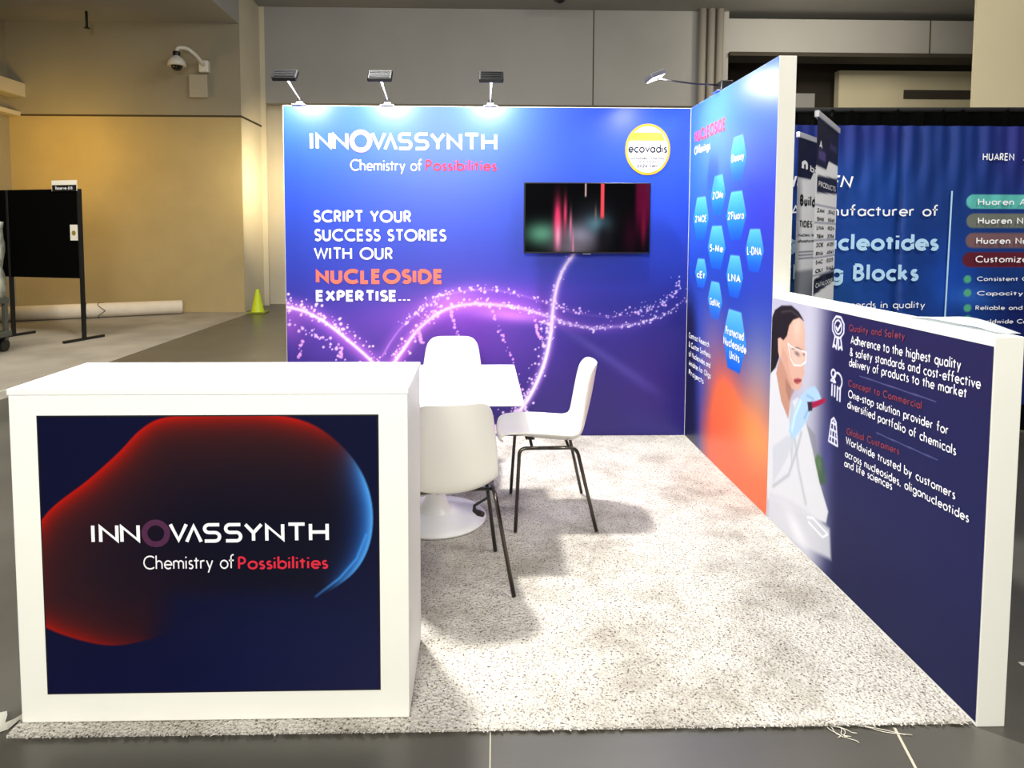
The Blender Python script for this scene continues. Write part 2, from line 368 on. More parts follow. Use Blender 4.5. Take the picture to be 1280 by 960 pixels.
# ================================================================== CARPET
def make_carpet_mat():
    m = bpy.data.materials.new('shag_pile'); m.use_nodes = True; nt = m.node_tree; b = nt.nodes['Principled BSDF']
    b.inputs['Roughness'].default_value = .95; b.inputs['Specular IOR Level'].default_value = .1
    tc = nt.nodes.new('ShaderNodeTexCoord')
    v = nt.nodes.new('ShaderNodeTexVoronoi'); v.inputs['Scale'].default_value = 95
    n = nt.nodes.new('ShaderNodeTexNoise'); n.inputs['Scale'].default_value = 2.3; n.inputs['Detail'].default_value = 8; n.inputs['Roughness'].default_value = .7
    n3 = nt.nodes.new('ShaderNodeTexNoise'); n3.inputs['Scale'].default_value = 130; n3.inputs['Detail'].default_value = 3
    for q in (v, n, n3): nt.links.new(tc.outputs['Object'], q.inputs['Vector'])
    r = nt.nodes.new('ShaderNodeValToRGB'); e = r.color_ramp.elements
    e[0].position = .33; e[0].color = tuple(lin((100, 92, 82)))+(1,); e[1].position = .45; e[1].color = tuple(lin((200, 195, 186)))+(1,)
    nt.links.new(n3.outputs['Fac'], r.inputs[0])
    r2 = nt.nodes.new('ShaderNodeValToRGB'); e = r2.color_ramp.elements
    e[0].position = .35; e[0].color = (.62, .6, .57, 1); e[1].position = .56; e[1].color = (1, 1, 1, 1)
    nt.links.new(n.outputs['Fac'], r2.inputs[0])
    mx = nt.nodes.new('ShaderNodeMix'); mx.data_type = 'RGBA'; mx.blend_type = 'MULTIPLY'; mx.inputs[0].default_value = 1
    nt.links.new(r.outputs[0], mx.inputs[6]); nt.links.new(r2.outputs[0], mx.inputs[7]); nt.links.new(mx.outputs[2], b.inputs['Base Color'])
    bp = nt.nodes.new('ShaderNodeBump'); bp.inputs['Strength'].default_value = .9; bp.inputs['Distance'].default_value = .008
    nt.links.new(v.outputs['Distance'], bp.inputs['Height']); nt.links.new(bp.outputs[0], b.inputs['Normal'])
    return m
M_carpet = make_carpet_mat()
carpet = boxobj('carpet', (0, 2.974, -2.99, -.004, .0005, G-.0022), M_carpet, None, 0)
tag(carpet, 'pale beige shag carpet covering the floor of the booth', 'carpet')
def tufts():
    """loops of yarn: small bent blades over the near half of the carpet and along its front edge"""
    n1, n2 = 42000, 2600
    x = np.concatenate([rng.uniform(.02, 2.955, n1), rng.uniform(.02, 2.955, n2)])
    y = np.concatenate([-2.985+2.2*rng.random(n1)**1.8, rng.uniform(-2.998, -2.975, n2)])
    n = len(x); a = rng.uniform(0, 2*np.pi, n); L = rng.uniform(.006, .014, n); wd = rng.uniform(.002, .004, n)
    dx, dy = np.cos(a), np.sin(a); z0 = np.full(n, G-.004); zt = G-.004+rng.uniform(.001, .0037, n)
    P = np.empty((n, 5, 3), np.float32)
    P[:, 0] = np.stack([x-dy*wd, y+dx*wd, z0], 1); P[:, 1] = np.stack([x+dy*wd, y-dx*wd, z0], 1)
    P[:, 2] = np.stack([x+dx*L*.5+dy*wd, y+dy*L*.5-dx*wd, zt], 1); P[:, 3] = np.stack([x+dx*L*.5-dy*wd, y+dy*L*.5+dx*wd, zt], 1)
    P[:, 4] = np.stack([x+dx*L, y+dy*L, zt*.6+z0*.4], 1)
    b = np.arange(n)[:, None]*5
    loops = np.concatenate([b+0, b+1, b+2, b+3, b+3, b+2, b+4], 1).ravel().astype(np.int32)
    st = (np.arange(n)[:, None]*7+np.array([0, 4])).ravel().astype(np.int32)
    me = bpy.data.meshes.new('pile'); me.vertices.add(n*5); me.vertices.foreach_set('co', P.ravel())
    me.loops.add(len(loops)); me.loops.foreach_set('vertex_index', loops); me.polygons.add(len(st)); me.polygons.foreach_set('loop_start', st)
    me.update(calc_edges=True)
    o = link('pile', me, M_carpet, carpet); o['kind'] = 'stuff'
tufts()

# ================================================================== BACK WALL
H = 2.44 + G; XW = 2.978; YT = -1.465; YL = -3.004; HL = 1.2129 + G
BK = Plane(1, 0.0); SD = Plane(0, XW)
M_print = print_mat('satin_print', .36)
M_edge = mat('white_wall_edge', (226, 224, 214), .5)
def B(*q): return [BK.uv(*p) for p in q]
bw = empty('exhibition_wall', (1.49, .045, 0), 'tall blue printed booth wall with glowing DNA strands, logo and headline', 'exhibition wall')
boxobj('panel', (0, XW+.092, .0, .09, 0, H), M_edge, bw, .002)
STR_A = B((355, 383), (380, 389), (405, 402), (430, 421), (462, 449), (490, 480))
STR_B = B((470, 490), (495, 450), (505, 436), (520, 415), (540, 397), (562, 385), (590, 380), (620, 381), (650, 385), (690, 397), (712, 405), (745, 410), (780, 407), (810, 401), (835, 391), (858, 372))
STR_C = B((478, 445), (490, 425), (503, 408), (520, 393), (540, 378), (560, 368), (600, 362), (640, 366), (680, 378), (700, 386), (730, 393), (770, 396), (800, 391), (830, 380), (857, 352))
STR_D = B((717, 318), (705, 335), (697, 355), (692, 380), (690, 400), (688, 420), (680, 455), (665, 490), (648, 515), (620, 540))
RUNGS = [B((563, 386), (568, 405), (574, 425)), B((613, 384), (622, 405), (632, 430), (645, 460), (655, 488)), B((667, 395), (672, 415), (676, 425)), B((523, 415), (528, 430)), B((378, 425), (374, 448)), B((424, 430), (427, 448))]
def paint_back(U, V):
    t = V/2.44
    C = np.zeros(U.shape+(3,))
    top = np.array((28, 68, 182.)); mid = np.array((38, 48, 158.)); low = np.array((40, 26, 112.))
    k = ss(.35, .85, t)[..., None]; C = mid*(1-k)+top*k
    k = ss(.52, .12, t)[..., None]; C = C*(1-k)+low*k
    C = mix(C, (36, 30, 118), .8*ss(1.9, 2.9, U)*ss(1.35, .5, V))
    C = mix(C, (84, 52, 160), .75*blob(U, V, B((400, 420))[0], .55, .3))
    C = mix(C, (104, 50, 165), .85*blob(U, V, B((580, 415))[0], .72, .42))
    C = mix(C, (150, 70, 205), .7*blob(U, V, B((585, 385))[0], .62, .13, .12))
    C = mix(C, (222, 130, 240), .75*blob(U, V, B((640, 394))[0], .25, .05, -.1))
    C = mix(C, (205, 120, 235), .6*blob(U, V, B((560, 375))[0], .22, .07, .3))
    C = mix(C, (96, 88, 176), .45*blob(U, V, B((748, 440))[0], .38, .035, -.6))
    C = mix(C, (96, 88, 176), .25*blob(U, V, B((800, 475))[0], .2, .05, -.6))
    C = mix(C, (170, 90, 210), .6*blob(U, V, B((362, 405))[0], .12, .13))
    def strand(C, pts, wcore, wglow, core, glow, f0=1., f1=1.):
        P = catmull(pts, 5); n = len(P); F = np.zeros(U.shape); D = np.full(U.shape, 9.)
        for i in range(n-1):
            m = (U > min(P[i][0], P[i+1][0])-.2) & (U < max(P[i][0], P[i+1][0])+.2)
            d = np.full(U.shape, 9.); d[m] = dseg(U[m], V[m], P[i], P[i+1])[0]
            q = d < D; D[q] = d[q]; F[q] = f0+(f1-f0)*i/n
        C = mix(C, glow, .75*F*np.exp(-(D/wglow)**2)); return mix(C, core, F*np.exp(-(D/wcore)**2))
    C = strand(C, STR_A, .012, .06, (255, 225, 255), (190, 105, 225))
    C = strand(C, STR_B, .012, .05, (255, 215, 255), (205, 110, 230), 1.25, .0)
    C = strand(C, STR_C, .007, .045, (215, 140, 240), (165, 95, 215), .55, .0)
    C = strand(C, STR_D, .013, .032, (255, 240, 255), (200, 150, 240), .75, 1.1)
    def dust(C, pts, n, spread, size, col, bias=0.):
        P = np.array(catmull(pts, 12))
        for _ in range(n):
            i = rng.integers(0, len(P)-1); p = P[i]+(P[i+1]-P[i])*rng.random(); tn = P[i+1]-P[i]; nn = np.array((-tn[1], tn[0]))/max(1e-9, np.hypot(*tn))
            p = p+nn*(rng.normal(0, spread)+bias); s = size*(.5+rng.random()**2); m = (np.abs(U-p[0]) < 3*s) & (np.abs(V-p[1]) < 3*s)
            k = np.zeros(U.shape); k[m] = np.exp(-(((U[m]-p[0])**2+(V[m]-p[1])**2)/(s*s))**2)
            C[m] = C[m]*(1-k[m][:, None])+np.array(col, float)*k[m][:, None]
        return C
    C = dust(C, STR_A, 130, .035, .008, (255, 215, 255), .03); C = dust(C, B((360, 404), (380, 412), (400, 421), (414, 432), (440, 455)), 45, .022, .009, (235, 190, 255))
    C = dust(C, STR_B[1:8], 110, .03, .008, (255, 200, 255), .01); C = dust(C, STR_B[7:], 170, .012, .006, (225, 215, 255))
    C = dust(C, STR_C[2:], 210, .016, .007, (235, 200, 255), .01); C = dust(C, STR_D[4:], 120, .035, .008, (235, 200, 255), -.035); C = dust(C, STR_D[:4], 24, .015, .006, (235, 210, 255))
    C = dust(C, STR_D[7:], 40, .05, .010, (240, 215, 255), -.05); C = dust(C, STR_C[-3:], 40, .03, .005, (200, 205, 255), .02)
    for r in RUNGS: C = dust(C, r, 26, .006, .008, (225, 160, 240))
    return C
grid_print('printed_graphic', BK, .004, XW-.001, .002, H-.004, 560, 458, paint_back, M_print, bw)
# logo with its ring, tagline, headline
M_ring = mat('pink_ink', (206, 150, 188), .6); M_red = mat('red_ink', (214, 24, 44), .6); M_orange = mat('orange_ink', (255, 106, 84), .5)
LG = {'I': [[(0, 0), (0, 1)]]}
def logo(pl, x0, x1, yb, cap, parent, ring, name='logo_lettering'):
    """INN O VASSYNTH: wide letters, the A without its bar; widths as fractions of the whole word"""
    u0, v0 = pl.uv(x0, yb); u1 = pl.uv(x1, yb)[0]; h = pl.uv(x0, yb-cap)[1]-v0; W = u1-u0; lines = ([], []); w = .17
    def put(glyph, a, b, wd=w):
        a, b = u0+a*W, u0+b*W; s = (b-a)/h
        for st in glyph(s-wd):
            q = []; ribbon([(wd/2+p[0], wd/2+p[1]*(1-wd)) for p in st], wd, q)
            lines[a > u0+.25*W].extend([[(a+p[0]*h, v0+min(1, max(0, p[1]))*h) for p in f] for f in q])
    sS = lambda s: [[(s, 1), (.24, 1)] + arc(.22, .76, .22, .24, 95, 265, 8) + [(s-.22, .52)] + arc(s-.22, .26, .22, .26, 88, -88, 8) + [(0, 0)]]
    put(lambda s: [[(0, 0), (0, 1)]], .0, .0195)
    for a in (.032, .121): put(lambda s: [[(0, 0), (0, 1), (s, 0), (s, 1)]], a, a+.083)
    put(lambda s: [[(0, 1.04), (s/2, .0), (s, 1.04)]], .325, .406); put(lambda s: [[(0, -.04), (s/2, 1.), (s, -.04)]], .392, .467)
    put(sS, .468, .545); put(sS, .557, .634)
    put(lambda s: [[(0, 1), (s/2, .48), (s, 1)], [(s/2, .52), (s/2, 0)]], .640, .722)
    put(lambda s: [[(0, 0), (0, 1), (s, 0), (s, 1)]], .730, .812)
    put(lambda s: [[(0, 1), (s, 1)], [(s/2, 1), (s/2, 0)]], .822, .905)
    put(lambda s: [[(0, 0), (0, 1)], [(s, 0), (s, 1)], [(0, .5), (s, .5)]], .915, 1.0)
    quads_obj(name, pl, list(lines), INKW, parent)
    c = (u0+.271*W, v0+.5*h); q = []
    ribbon([(c[0]+.0475*W*math.cos(k*math.pi/32)*(1+.008*math.sin(5*k*math.pi/32)), c[1]+.0475*W*math.sin(k*math.pi/32)*(1+.008*math.sin(5*k*math.pi/32))) for k in range(65)][:-1]+[(c[0]+.0475*W, c[1])], .025*W, q)
    r = quads_obj('logo_ring', pl, q, ring, parent, .003); r['label'] = 'round ring that stands for the letter O of the logo'
logo(BK, 387.5, 621.5, 187, 22, bw, M_ring)
q = []; text_px(q, BK, 'Chemistry of', 438, 213.5, 527, 14.5, .105, gap=.12); quads_obj('tagline_lettering', BK, q, INKW, bw)
q = []; text_px(q, BK, 'Possibilities', 532, 213.5, 621, 14, .15, gap=.12); o = quads_obj('tagline_lettering', BK, q, M_red, bw); o['label'] = 'red word of the tagline'
q = []
text_px(q, BK, 'SCRIPT YOUR', 392, 278, 514, 15.5, .18, gap=.13); text_px(q, BK, 'SUCCESS STORIES', 393, 301.5, 558, 15.5, .18, gap=.13)
text_px(q, BK, 'WITH OUR', 392.5, 324.5, 491, 15.5, .16, gap=.13); text_px(q, BK, 'EXPERTISE...', 395, 377, 513, 14.5, .23, gap=.1)
quads_obj('headline_lettering', BK, q, INKW, bw)
q = []; text_px(q, BK, 'NUCLEOSIDE', 395, 355, 554, 19, .25, gap=.12); o = quads_obj('headline_lettering', BK, q, M_orange, bw); o['label'] = 'orange word of the headline'
# round rating badge
bc = BK.uv(809.5, 187); br = .166
M_gold = mat('gold_print', (206, 160, 50), .8, spec=.1, noise=(14, .25)); M_goldpale = mat('pale_gold_print', (214, 176, 70), .9, spec=.05, noise=(20, .2)); M_badge = mat('badge_white', (206, 206, 204), .9, spec=.05); M_ink = mat('dark_ink', (34, 36, 42), .9, spec=.05)
def disc(name, c, r, m, parent, d, d0=0.):
    bm = nb(); bmesh.ops.create_cone(bm, cap_ends=True, segments=64, radius1=r, radius2=r, depth=d-d0)
    for v in bm.verts: v.co = Vector((c[0]+v.co.x, -(d+d0)/2-v.co.z, c[1]+v.co.y*1.13))
    return bmobj(name, bm, m, parent)
rim = disc('badge', bc, br, M_gold, bw, .006); rim['label'] = 'round white badge with a gold rim'
disc('badge_face', (bc[0], bc[1]), br*.9, M_badge, rim, .0075, .006)
q = []; (a, b), (c, d) = BK.uv(786, 176), BK.uv(831, 166); 
q.append([(a, b), (c, b), (c-.025, d), (a+.03, d)]); quads_obj('badge_band', BK, q, M_goldpale, rim, .0085)
q = []; text_px(q, BK, 'ecovadis', 785, 191, 833.5, 11, .15, gap=.12)
text_px(q, BK, 'SUSTAINABILITY RATING', 788, 199.5, 829.5, 3, .2, gap=.2); text_px(q, BK, 'TOP 5 PERCENT', 795, 203.4, 822, 2, .2, gap=.2); text_px(q, BK, '2024 JAN', 796, 209.5, 821, 4, .2, gap=.2)
quads_obj('badge_lettering', BK, q, M_ink, rim, .0095)

# ================================================================== TALL SIDE WALL
sw = empty('exhibition_wall', (XW+.046, -.73, 0), 'tall printed side wall with blue hexagons and an orange glow', 'exhibition wall')
boxobj('panel', (XW, XW+.092, YT, -.0005, 0, H), M_edge, sw, .002)
def Q(*q): return [SD.uv(*p) for p in q]
HEX = [((912.5, 933), (171, 226), 'Deoxy'), ((889, 907), (220, 269), "2'OMe"), ((867, 886), (247, 300), "2'MOE"), ((908, 933), (240, 300), "2'Fluoro"), ((885, 907), (283, 336), '5-Me'),
       ((932, 955), (287, 340), 'L-DNA'), ((869, 884), (324, 360), 'cEt'), ((908, 929), (320, 372), 'LNA'), ((885, 903), (353, 399), 'GalNAc'), ((904, 933), (389, 464), 'Protected')]
def paint_side(U, V):
    C = np.zeros(U.shape+(3,)); k = ss(1.1, 2.2, V)[..., None]
    C = np.array((26, 58, 168.))*(1-k)+np.array((62, 108, 232.))*k
    C = mix(C, (58, 44, 178), .55*ss(.5, 1.3, U)*np.exp(-((V-1.65)/.4)**2))
    C = mix(C, (34, 90, 205), .6*ss(.35, .0, U)*ss(1.1, 1.8, V))
    C = mix(C, (118, 100, 150), .8*blob(U, V, Q((890, 440))[0], .28, .32)); C = mix(C, (140, 136, 158), .85*blob(U, V, Q((950, 480))[0], .3, .34))
    o = blob(U, V, Q((930, 580))[0], .52, .34)+.9*blob(U, V, Q((905, 520))[0], .28, .35)+.7*blob(U, V, Q((957, 620))[0], .4, .25)
    C = mix(C, (238, 104, 56), np.clip(1.25*o, 0, 1)); C = mix(C, (250, 160, 80), .8*blob(U, V, Q((945, 560))[0], .28, .3))
    C = mix(C, (236, 84, 40), .7*ss(.5, .1, V)*ss(.2, .6, U))
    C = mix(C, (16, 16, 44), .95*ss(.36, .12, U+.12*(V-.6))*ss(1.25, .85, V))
    for (x0, x1), (y0, y1), s in HEX:
        cx, cy = (x0+x1)/2, (y0+y1)/2; u, v = SD.uv(cx, cy); u0 = SD.uv(x0, cy)[0]; u1 = SD.uv(x1, cy)[0]; hv = (SD.uv(cx, y0)[1]-SD.uv(cx, y1)[1])/2
        P = [(u0, v), (u0+(u1-u0)*.24, v+hv), (u1-(u1-u0)*.24, v+hv), (u1, v), (u1-(u1-u0)*.24, v-hv), (u0+(u1-u0)*.24, v-hv)]
        k = poly(U, V, P, .005); f = np.clip((V-(v-hv))/(2*hv), 0, 1)[..., None]
        D = np.array((10, 92, 214.))*(1-f)+np.array((84, 178, 240.))*f; fade = .55+.45*ss(-.1, .5, f[..., 0])
        kk = (k*(fade if s != 'Protected' else 1))[..., None]; C = C*(1-kk)+D*kk
        C = mix(C, (120, 205, 250), .5*np.exp(-(sdf(U, V, P)/.006)**2)*ss(.4, .9, f[..., 0]))
    return C
grid_print('printed_graphic', SD, .012, -YT-.002, .014, H-.002, 300, 480, paint_side, M_print, sw)
q = []
for (x0, x1), (y0, y1), s in HEX:
    cx, cy = (x0+x1)/2, (y0+y1)/2
    if s == 'Protected':
        for n, ln in enumerate(('Protected', 'Nucleoside', 'Units')):
            u, v = SD.uv(cx, 418+n*14.5); wd = (.145, .185, .08)[n]; place_text(q, SD, ln, u-wd, v-.02, .055, .19, u+wd)
    else:
        u0, v = SD.uv(x0+2.5, cy+3); u1 = SD.uv(x1-2.5, cy+3)[0]; place_text(q, SD, s, u0, v-.01, .05, .17, u1)
quads_obj('hexagon_lettering', SD, q, INKW, sw)
q = []; (u0, v0), u1 = SD.uv(868.5, 179), SD.uv(907, 160)[0]; place_text(q, SD, 'NUCLEOSIDE', u0, v0, .085, .22, u1)
o = quads_obj('heading_lettering', SD, q, mat('salmon_ink', (216, 60, 56), .7), sw); o['label'] = 'salmon heading'
q = []; u0, v0 = SD.uv(868.5, 194); place_text(q, SD, 'Offerings', u0, v0, .06, .18, SD.uv(888, 190)[0]); quads_obj('heading_lettering', SD, q, INKW, sw)
q = []
for n, (ln, x1) in enumerate((('Contract Research', 887), ('& Custom Synthesis', 889), ('of Nucleosides and', 889), ('Amidites for Oligo', 890), ('Projects', 881))):
    u0, v0 = SD.uv(861.5, 422+n*11.5); place_text(q, SD, ln, u0, v0, .042, .15, SD.uv(x1, 430)[0])
quads_obj('caption_lettering', SD, q, INKW, sw)

# ================================================================== LOW SIDE WALL
lw = empty('exhibition_wall', (XW+.046, (YT+YL)/2, 0), 'low navy printed side wall with a scientist photo and white captions', 'exhibition wall')
boxobj('panel', (XW, XW+.09, YL, YT-.001, 0, HL), WHITE, lw, .003)
def paint_low(U, V):
    C = np.zeros(U.shape+(3,)); C[:] = (26, 29, 76)
    C = mix(C, (33, 30, 74), ss(.7, 1.2, V)); C = mix(C, (19, 22, 66), ss(.55, .0, V))
    edge = SD.uv(1026, 500)[0]; k = ss(edge+.16, edge-.14, U-.03*np.sin(V*5))
    C = mix(C, (176, 174, 192), k)
    def z(*p): return [SD.uv(940+a/2.825, 360+b/2.825) for a, b in p]
    C = mix(C, (204, 204, 214), .7*blob(U, V, z((225, 250))[0], .12, .3)*k); C = mix(C, (176, 178, 192), .7*ss(.42, .2, V)*k)
    skin = (208, 166, 146)
    C = mix(C, (118, 122, 128), .6*poly(U, V, z((185, 470), (225, 520), (235, 620), (215, 640)), .012))
    C = mix(C, (62, 92, 58), poly(U, V, z((232, 590), (252, 600), (266, 650), (262, 690), (238, 694), (218, 650), (222, 610)), .012)); C = mix(C, (96, 130, 76), .8*blob(U, V, z((238, 620))[0], .03, .04))
    C = mix(C, (58, 60, 122), .7*blob(U, V, z((262, 590))[0], .05, .12))
    C = mix(C, (206, 208, 212), poly(U, V, z((58, 300), (88, 285), (105, 392), (128, 462), (142, 400), (163, 385), (190, 470), (212, 560), (240, 690), (270, 790), (262, 830), (180, 800), (56, 745), (50, 600)), .008))
    C = mix(C, (176, 180, 188), .8*poly(U, V, z((132, 460), (142, 400), (150, 420), (150, 520), (140, 640)), .008)); C = mix(C, (168, 172, 180), .7*np.exp(-(dline(U, V, z((150, 520), (165, 640), (190, 760)))/.012)**2))
    C = mix(C, (168, 172, 180), .8*np.exp(-(dline(U, V, z((75, 700), (130, 660), (160, 570), (175, 510)))/.010)**2))
    C = mix(C, (196, 198, 204), .9*poly(U, V, z((60, 720), (110, 735), (200, 790), (275, 850), (280, 960), (60, 850)), .015)); C = mix(C, (226, 226, 230), .7*blob(U, V, z((160, 860))[0], .12, .05, -.4))
    C = mix(C, (240, 240, 244), .9*np.exp(-(dline(U, V, z((196, 810), (215, 812), (268, 870), (250, 880), (200, 826)))/.005)**2))
    C = mix(C, (186, 138, 116), poly(U, V, z((100, 245), (128, 300), (140, 350), (128, 460), (104, 400), (86, 300)), .007))
    C = mix(C, (150, 104, 86), .6*poly(U, V, z((118, 320), (150, 362), (132, 400), (120, 360)), .01))
    C = mix(C, skin, poly(U, V, z((128, 110), (165, 98), (184, 125), (188, 170), (186, 200), (194, 248), (186, 262), (184, 282), (186, 300), (180, 318), (176, 345), (160, 364), (140, 352), (122, 300), (104, 250), (100, 190), (114, 150)), .006))
    C = mix(C, (196, 146, 124), .55*poly(U, V, z((106, 200), (125, 240), (135, 300), (150, 350), (135, 345), (118, 295), (102, 245)), .012))
    C = mix(C, (240, 206, 188), .5*blob(U, V, z((160, 140))[0], .045, .06)); C = mix(C, (204, 152, 130), .7*np.exp(-(dline(U, V, z((180, 215), (188, 250), (176, 268)))/.006)**2))
    C = mix(C, (30, 24, 24), poly(U, V, z((70, 110), (82, 78), (105, 62), (140, 62), (166, 84), (184, 116), (168, 104), (146, 112), (132, 132), (124, 168), (112, 184), (104, 178), (96, 190), (96, 245), (84, 280), (58, 312), (60, 240), (64, 160)), .006))
    C = mix(C, (84, 74, 72), .5*np.exp(-(dline(U, V, z((105, 85), (140, 80), (165, 100)))/.007)**2))
    C = mix(C, (222, 172, 150), poly(U, V, z((92, 178), (102, 174), (106, 200), (104, 238), (98, 246), (93, 225)), .004))
    C = mix(C, (60, 40, 36), .95*blob(U, V, z((160, 232))[0], .026, .010, -.1)); C = mix(C, (70, 46, 38), .9*np.exp(-(dline(U, V, z((142, 214), (160, 212), (176, 220)))/.005)**2)); C = mix(C, (60, 40, 36), .8*blob(U, V, z((184, 234))[0], .012, .008))
    C = mix(C, (250, 250, 252), .75*np.exp(-(dline(U, V, z((128, 196), (140, 208), (192, 228), (190, 262), (172, 274), (148, 272), (136, 246), (128, 196)))/.0045)**2)); C = mix(C, (238, 220, 214), .3*poly(U, V, z((134, 206), (192, 228), (188, 268), (148, 272)), .006))
    C = mix(C, (176, 84, 84), poly(U, V, z((148, 322), (162, 318), (176, 322), (172, 334), (160, 340), (150, 334)), .004)); C = mix(C, (110, 44, 48), np.exp(-(dline(U, V, z((150, 328), (174, 327)))/.003)**2))
    C = mix(C, (164, 196, 222), poly(U, V, z((186, 366), (205, 350), (222, 346), (236, 366), (246, 392), (226, 406), (212, 420), (198, 462), (170, 506), (146, 538), (130, 506), (142, 448), (164, 394)), .007))
    C = mix(C, (126, 164, 202), .8*np.exp(-(dline(U, V, z((196, 380), (218, 392), (206, 414), (186, 460)))/.007)**2)); C = mix(C, (200, 222, 238), .8*np.exp(-(dline(U, V, z((172, 400), (152, 450), (142, 500)))/.010)**2))
    C = mix(C, (158, 24, 66), poly(U, V, z((200, 406), (230, 398), (258, 388), (262, 402), (236, 416), (206, 428)), .004)); C = mix(C, (40, 34, 48), .9*poly(U, V, z((196, 402), (212, 402), (214, 432), (200, 436)), .004))
    C = mix(C, (190, 194, 202), .9*poly(U, V, z((74, 560), (126, 520), (150, 540), (120, 610), (74, 690)), .012))
    # icons and rules
    def px(*p): return [SD.uv(*a) for a in p]
    K = .72
    icon = (214, 214, 232)
    def stroke(C, pts, w=.0048, c=icon, a=1., o=None):
        if o is not None: pts = [(o[0]+(p[0]-o[0])*.74, o[1]+(p[1]-o[1])*.68) for p in pts]
        return mix(C, c, a*(1-ss(w*.6, w*1.3, dline(U, V, pts))))
    c = SD.uv(1048, 409); ring = [(c[0]+.062*math.cos(t*.3927)*(1+.07*(t % 2)), c[1]+.066*math.sin(t*.3927)*(1+.07*(t % 2))) for t in range(17)]
    C = stroke(C, ring, o=c); C = stroke(C, [(c[0]+.04*math.cos(t*.4), c[1]+.044*math.sin(t*.4)) for t in range(17)], .004, o=c)
    C = stroke(C, [(c[0]-.022, c[1]-.004), (c[0]-.004, c[1]-.022), (c[0]+.028, c[1]+.022)], .006, o=c)
    for s in (-1, 1): C = stroke(C, [(c[0]+s*.03, c[1]-.06), (c[0]+s*.05, c[1]-.135), (c[0]+s*.03, c[1]-.12), (c[0]+s*.012, c[1]-.14), (c[0]+s*.006, c[1]-.066)], .005, o=c)
    c = SD.uv(1045, 482); C = stroke(C, [(c[0]+.02+.046*math.cos(t*.4), c[1]+.036+.05*math.sin(t*.4)) for t in range(-3, 10)], o=c); C = stroke(C, [(c[0]-.03+.024*math.cos(t*.4), c[1]+.07+.026*math.sin(t*.4)) for t in range(17)], o=c)
    C = stroke(C, [(c[0]-.055, c[1]+.02), (c[0]-.03, c[1]+.045), (c[0]-.005, c[1]+.02), (c[0]-.055, c[1]+.02)], o=c)
    for s in (-.04, -.01, .02, .05): C = stroke(C, [(c[0]+s, c[1]-.005), (c[0]+s, c[1]-.07-.015*(s > 0))], .006, o=c)
    c = SD.uv(1042, 540); out = [(c[0]-.05, c[1]-.075), (c[0]-.026, c[1]+.07), (c[0], c[1]+.092), (c[0]+.026, c[1]+.07), (c[0]+.05, c[1]-.075), (c[0]-.05, c[1]-.075)]
    C = stroke(C, out, o=c)
    for k, wv in ((.055, .024), (.01, .034), (-.035, .042)): C = stroke(C, [(c[0]-wv, c[1]+k), (c[0]+wv, c[1]+k)], o=c)
    C = stroke(C, [(c[0], c[1]+.07), (c[0], c[1]+.01)], o=c); C = stroke(C, [(c[0]-.015, c[1]+.01), (c[0]-.018, c[1]-.075)], o=c); C = stroke(C, [(c[0]+.015, c[1]+.01), (c[0]+.018, c[1]-.075)], o=c)
    for a, b in (((1075, 470), (1170, 502)), ((1096, 541), (1172, 575))): C = stroke(C, px(a, b), .0022, (104, 104, 150), .7)
    return C
grid_print('printed_graphic', SD, -YT+.004, -YL-.003, .014, HL-.03, 460, 360, paint_low, print_mat('matt_print', .55, spec=.15), lw)
qw, qr = [], []
for ln, a, b, cap in (('Adherence to the highest quality', (1064, 430), (1202, 463), 11.5), ('& safety standards and cost-effective', (1063, 445), (1227, 487), 11), ('delivery of products to the market', (1062, 458), (1209, 498), 11),
                      ('One-stop solution provider for', (1061, 497), (1186, 544), 10.5), ('diversified portfolio of chemicals', (1060, 510), (1196, 570), 10.5),
                      ('Worldwide trusted by customers', (1058, 555), (1195, 625), 10), ('across nucleosides, oligonucleotides', (1057, 571), (1212, 654), 10), ('and life sciences', (1056, 583), (1116, 613), 10)):
    u0, v0 = SD.uv(*a); u1, v1 = SD.uv(*b); place_text(qw, SD, ln, u0, v0, SD.uv(a[0], a[1]-cap)[1]-v0, .135, u1, drop=v0-v1)
for ln, a, b, cap in (('Quality and Safety', (1062, 414), (1132, 425), 9), ('Concept to Commercial', (1061, 483), (1153, 512), 9), ('Global Customers', (1059, 543), (1125, 569), 9)):
    u0, v0 = SD.uv(*a); u1, v1 = SD.uv(*b); place_text(qr, SD, ln, u0, v0, SD.uv(a[0], a[1]-cap)[1]-v0, .17, u1, drop=v0-v1)
quads_obj('caption_lettering', SD, qw, INKW, lw)
o = quads_obj('caption_lettering', SD, qr, mat('dull_red_ink', (126, 44, 62), .6), lw); o['label'] = 'dull red headings of the captions'

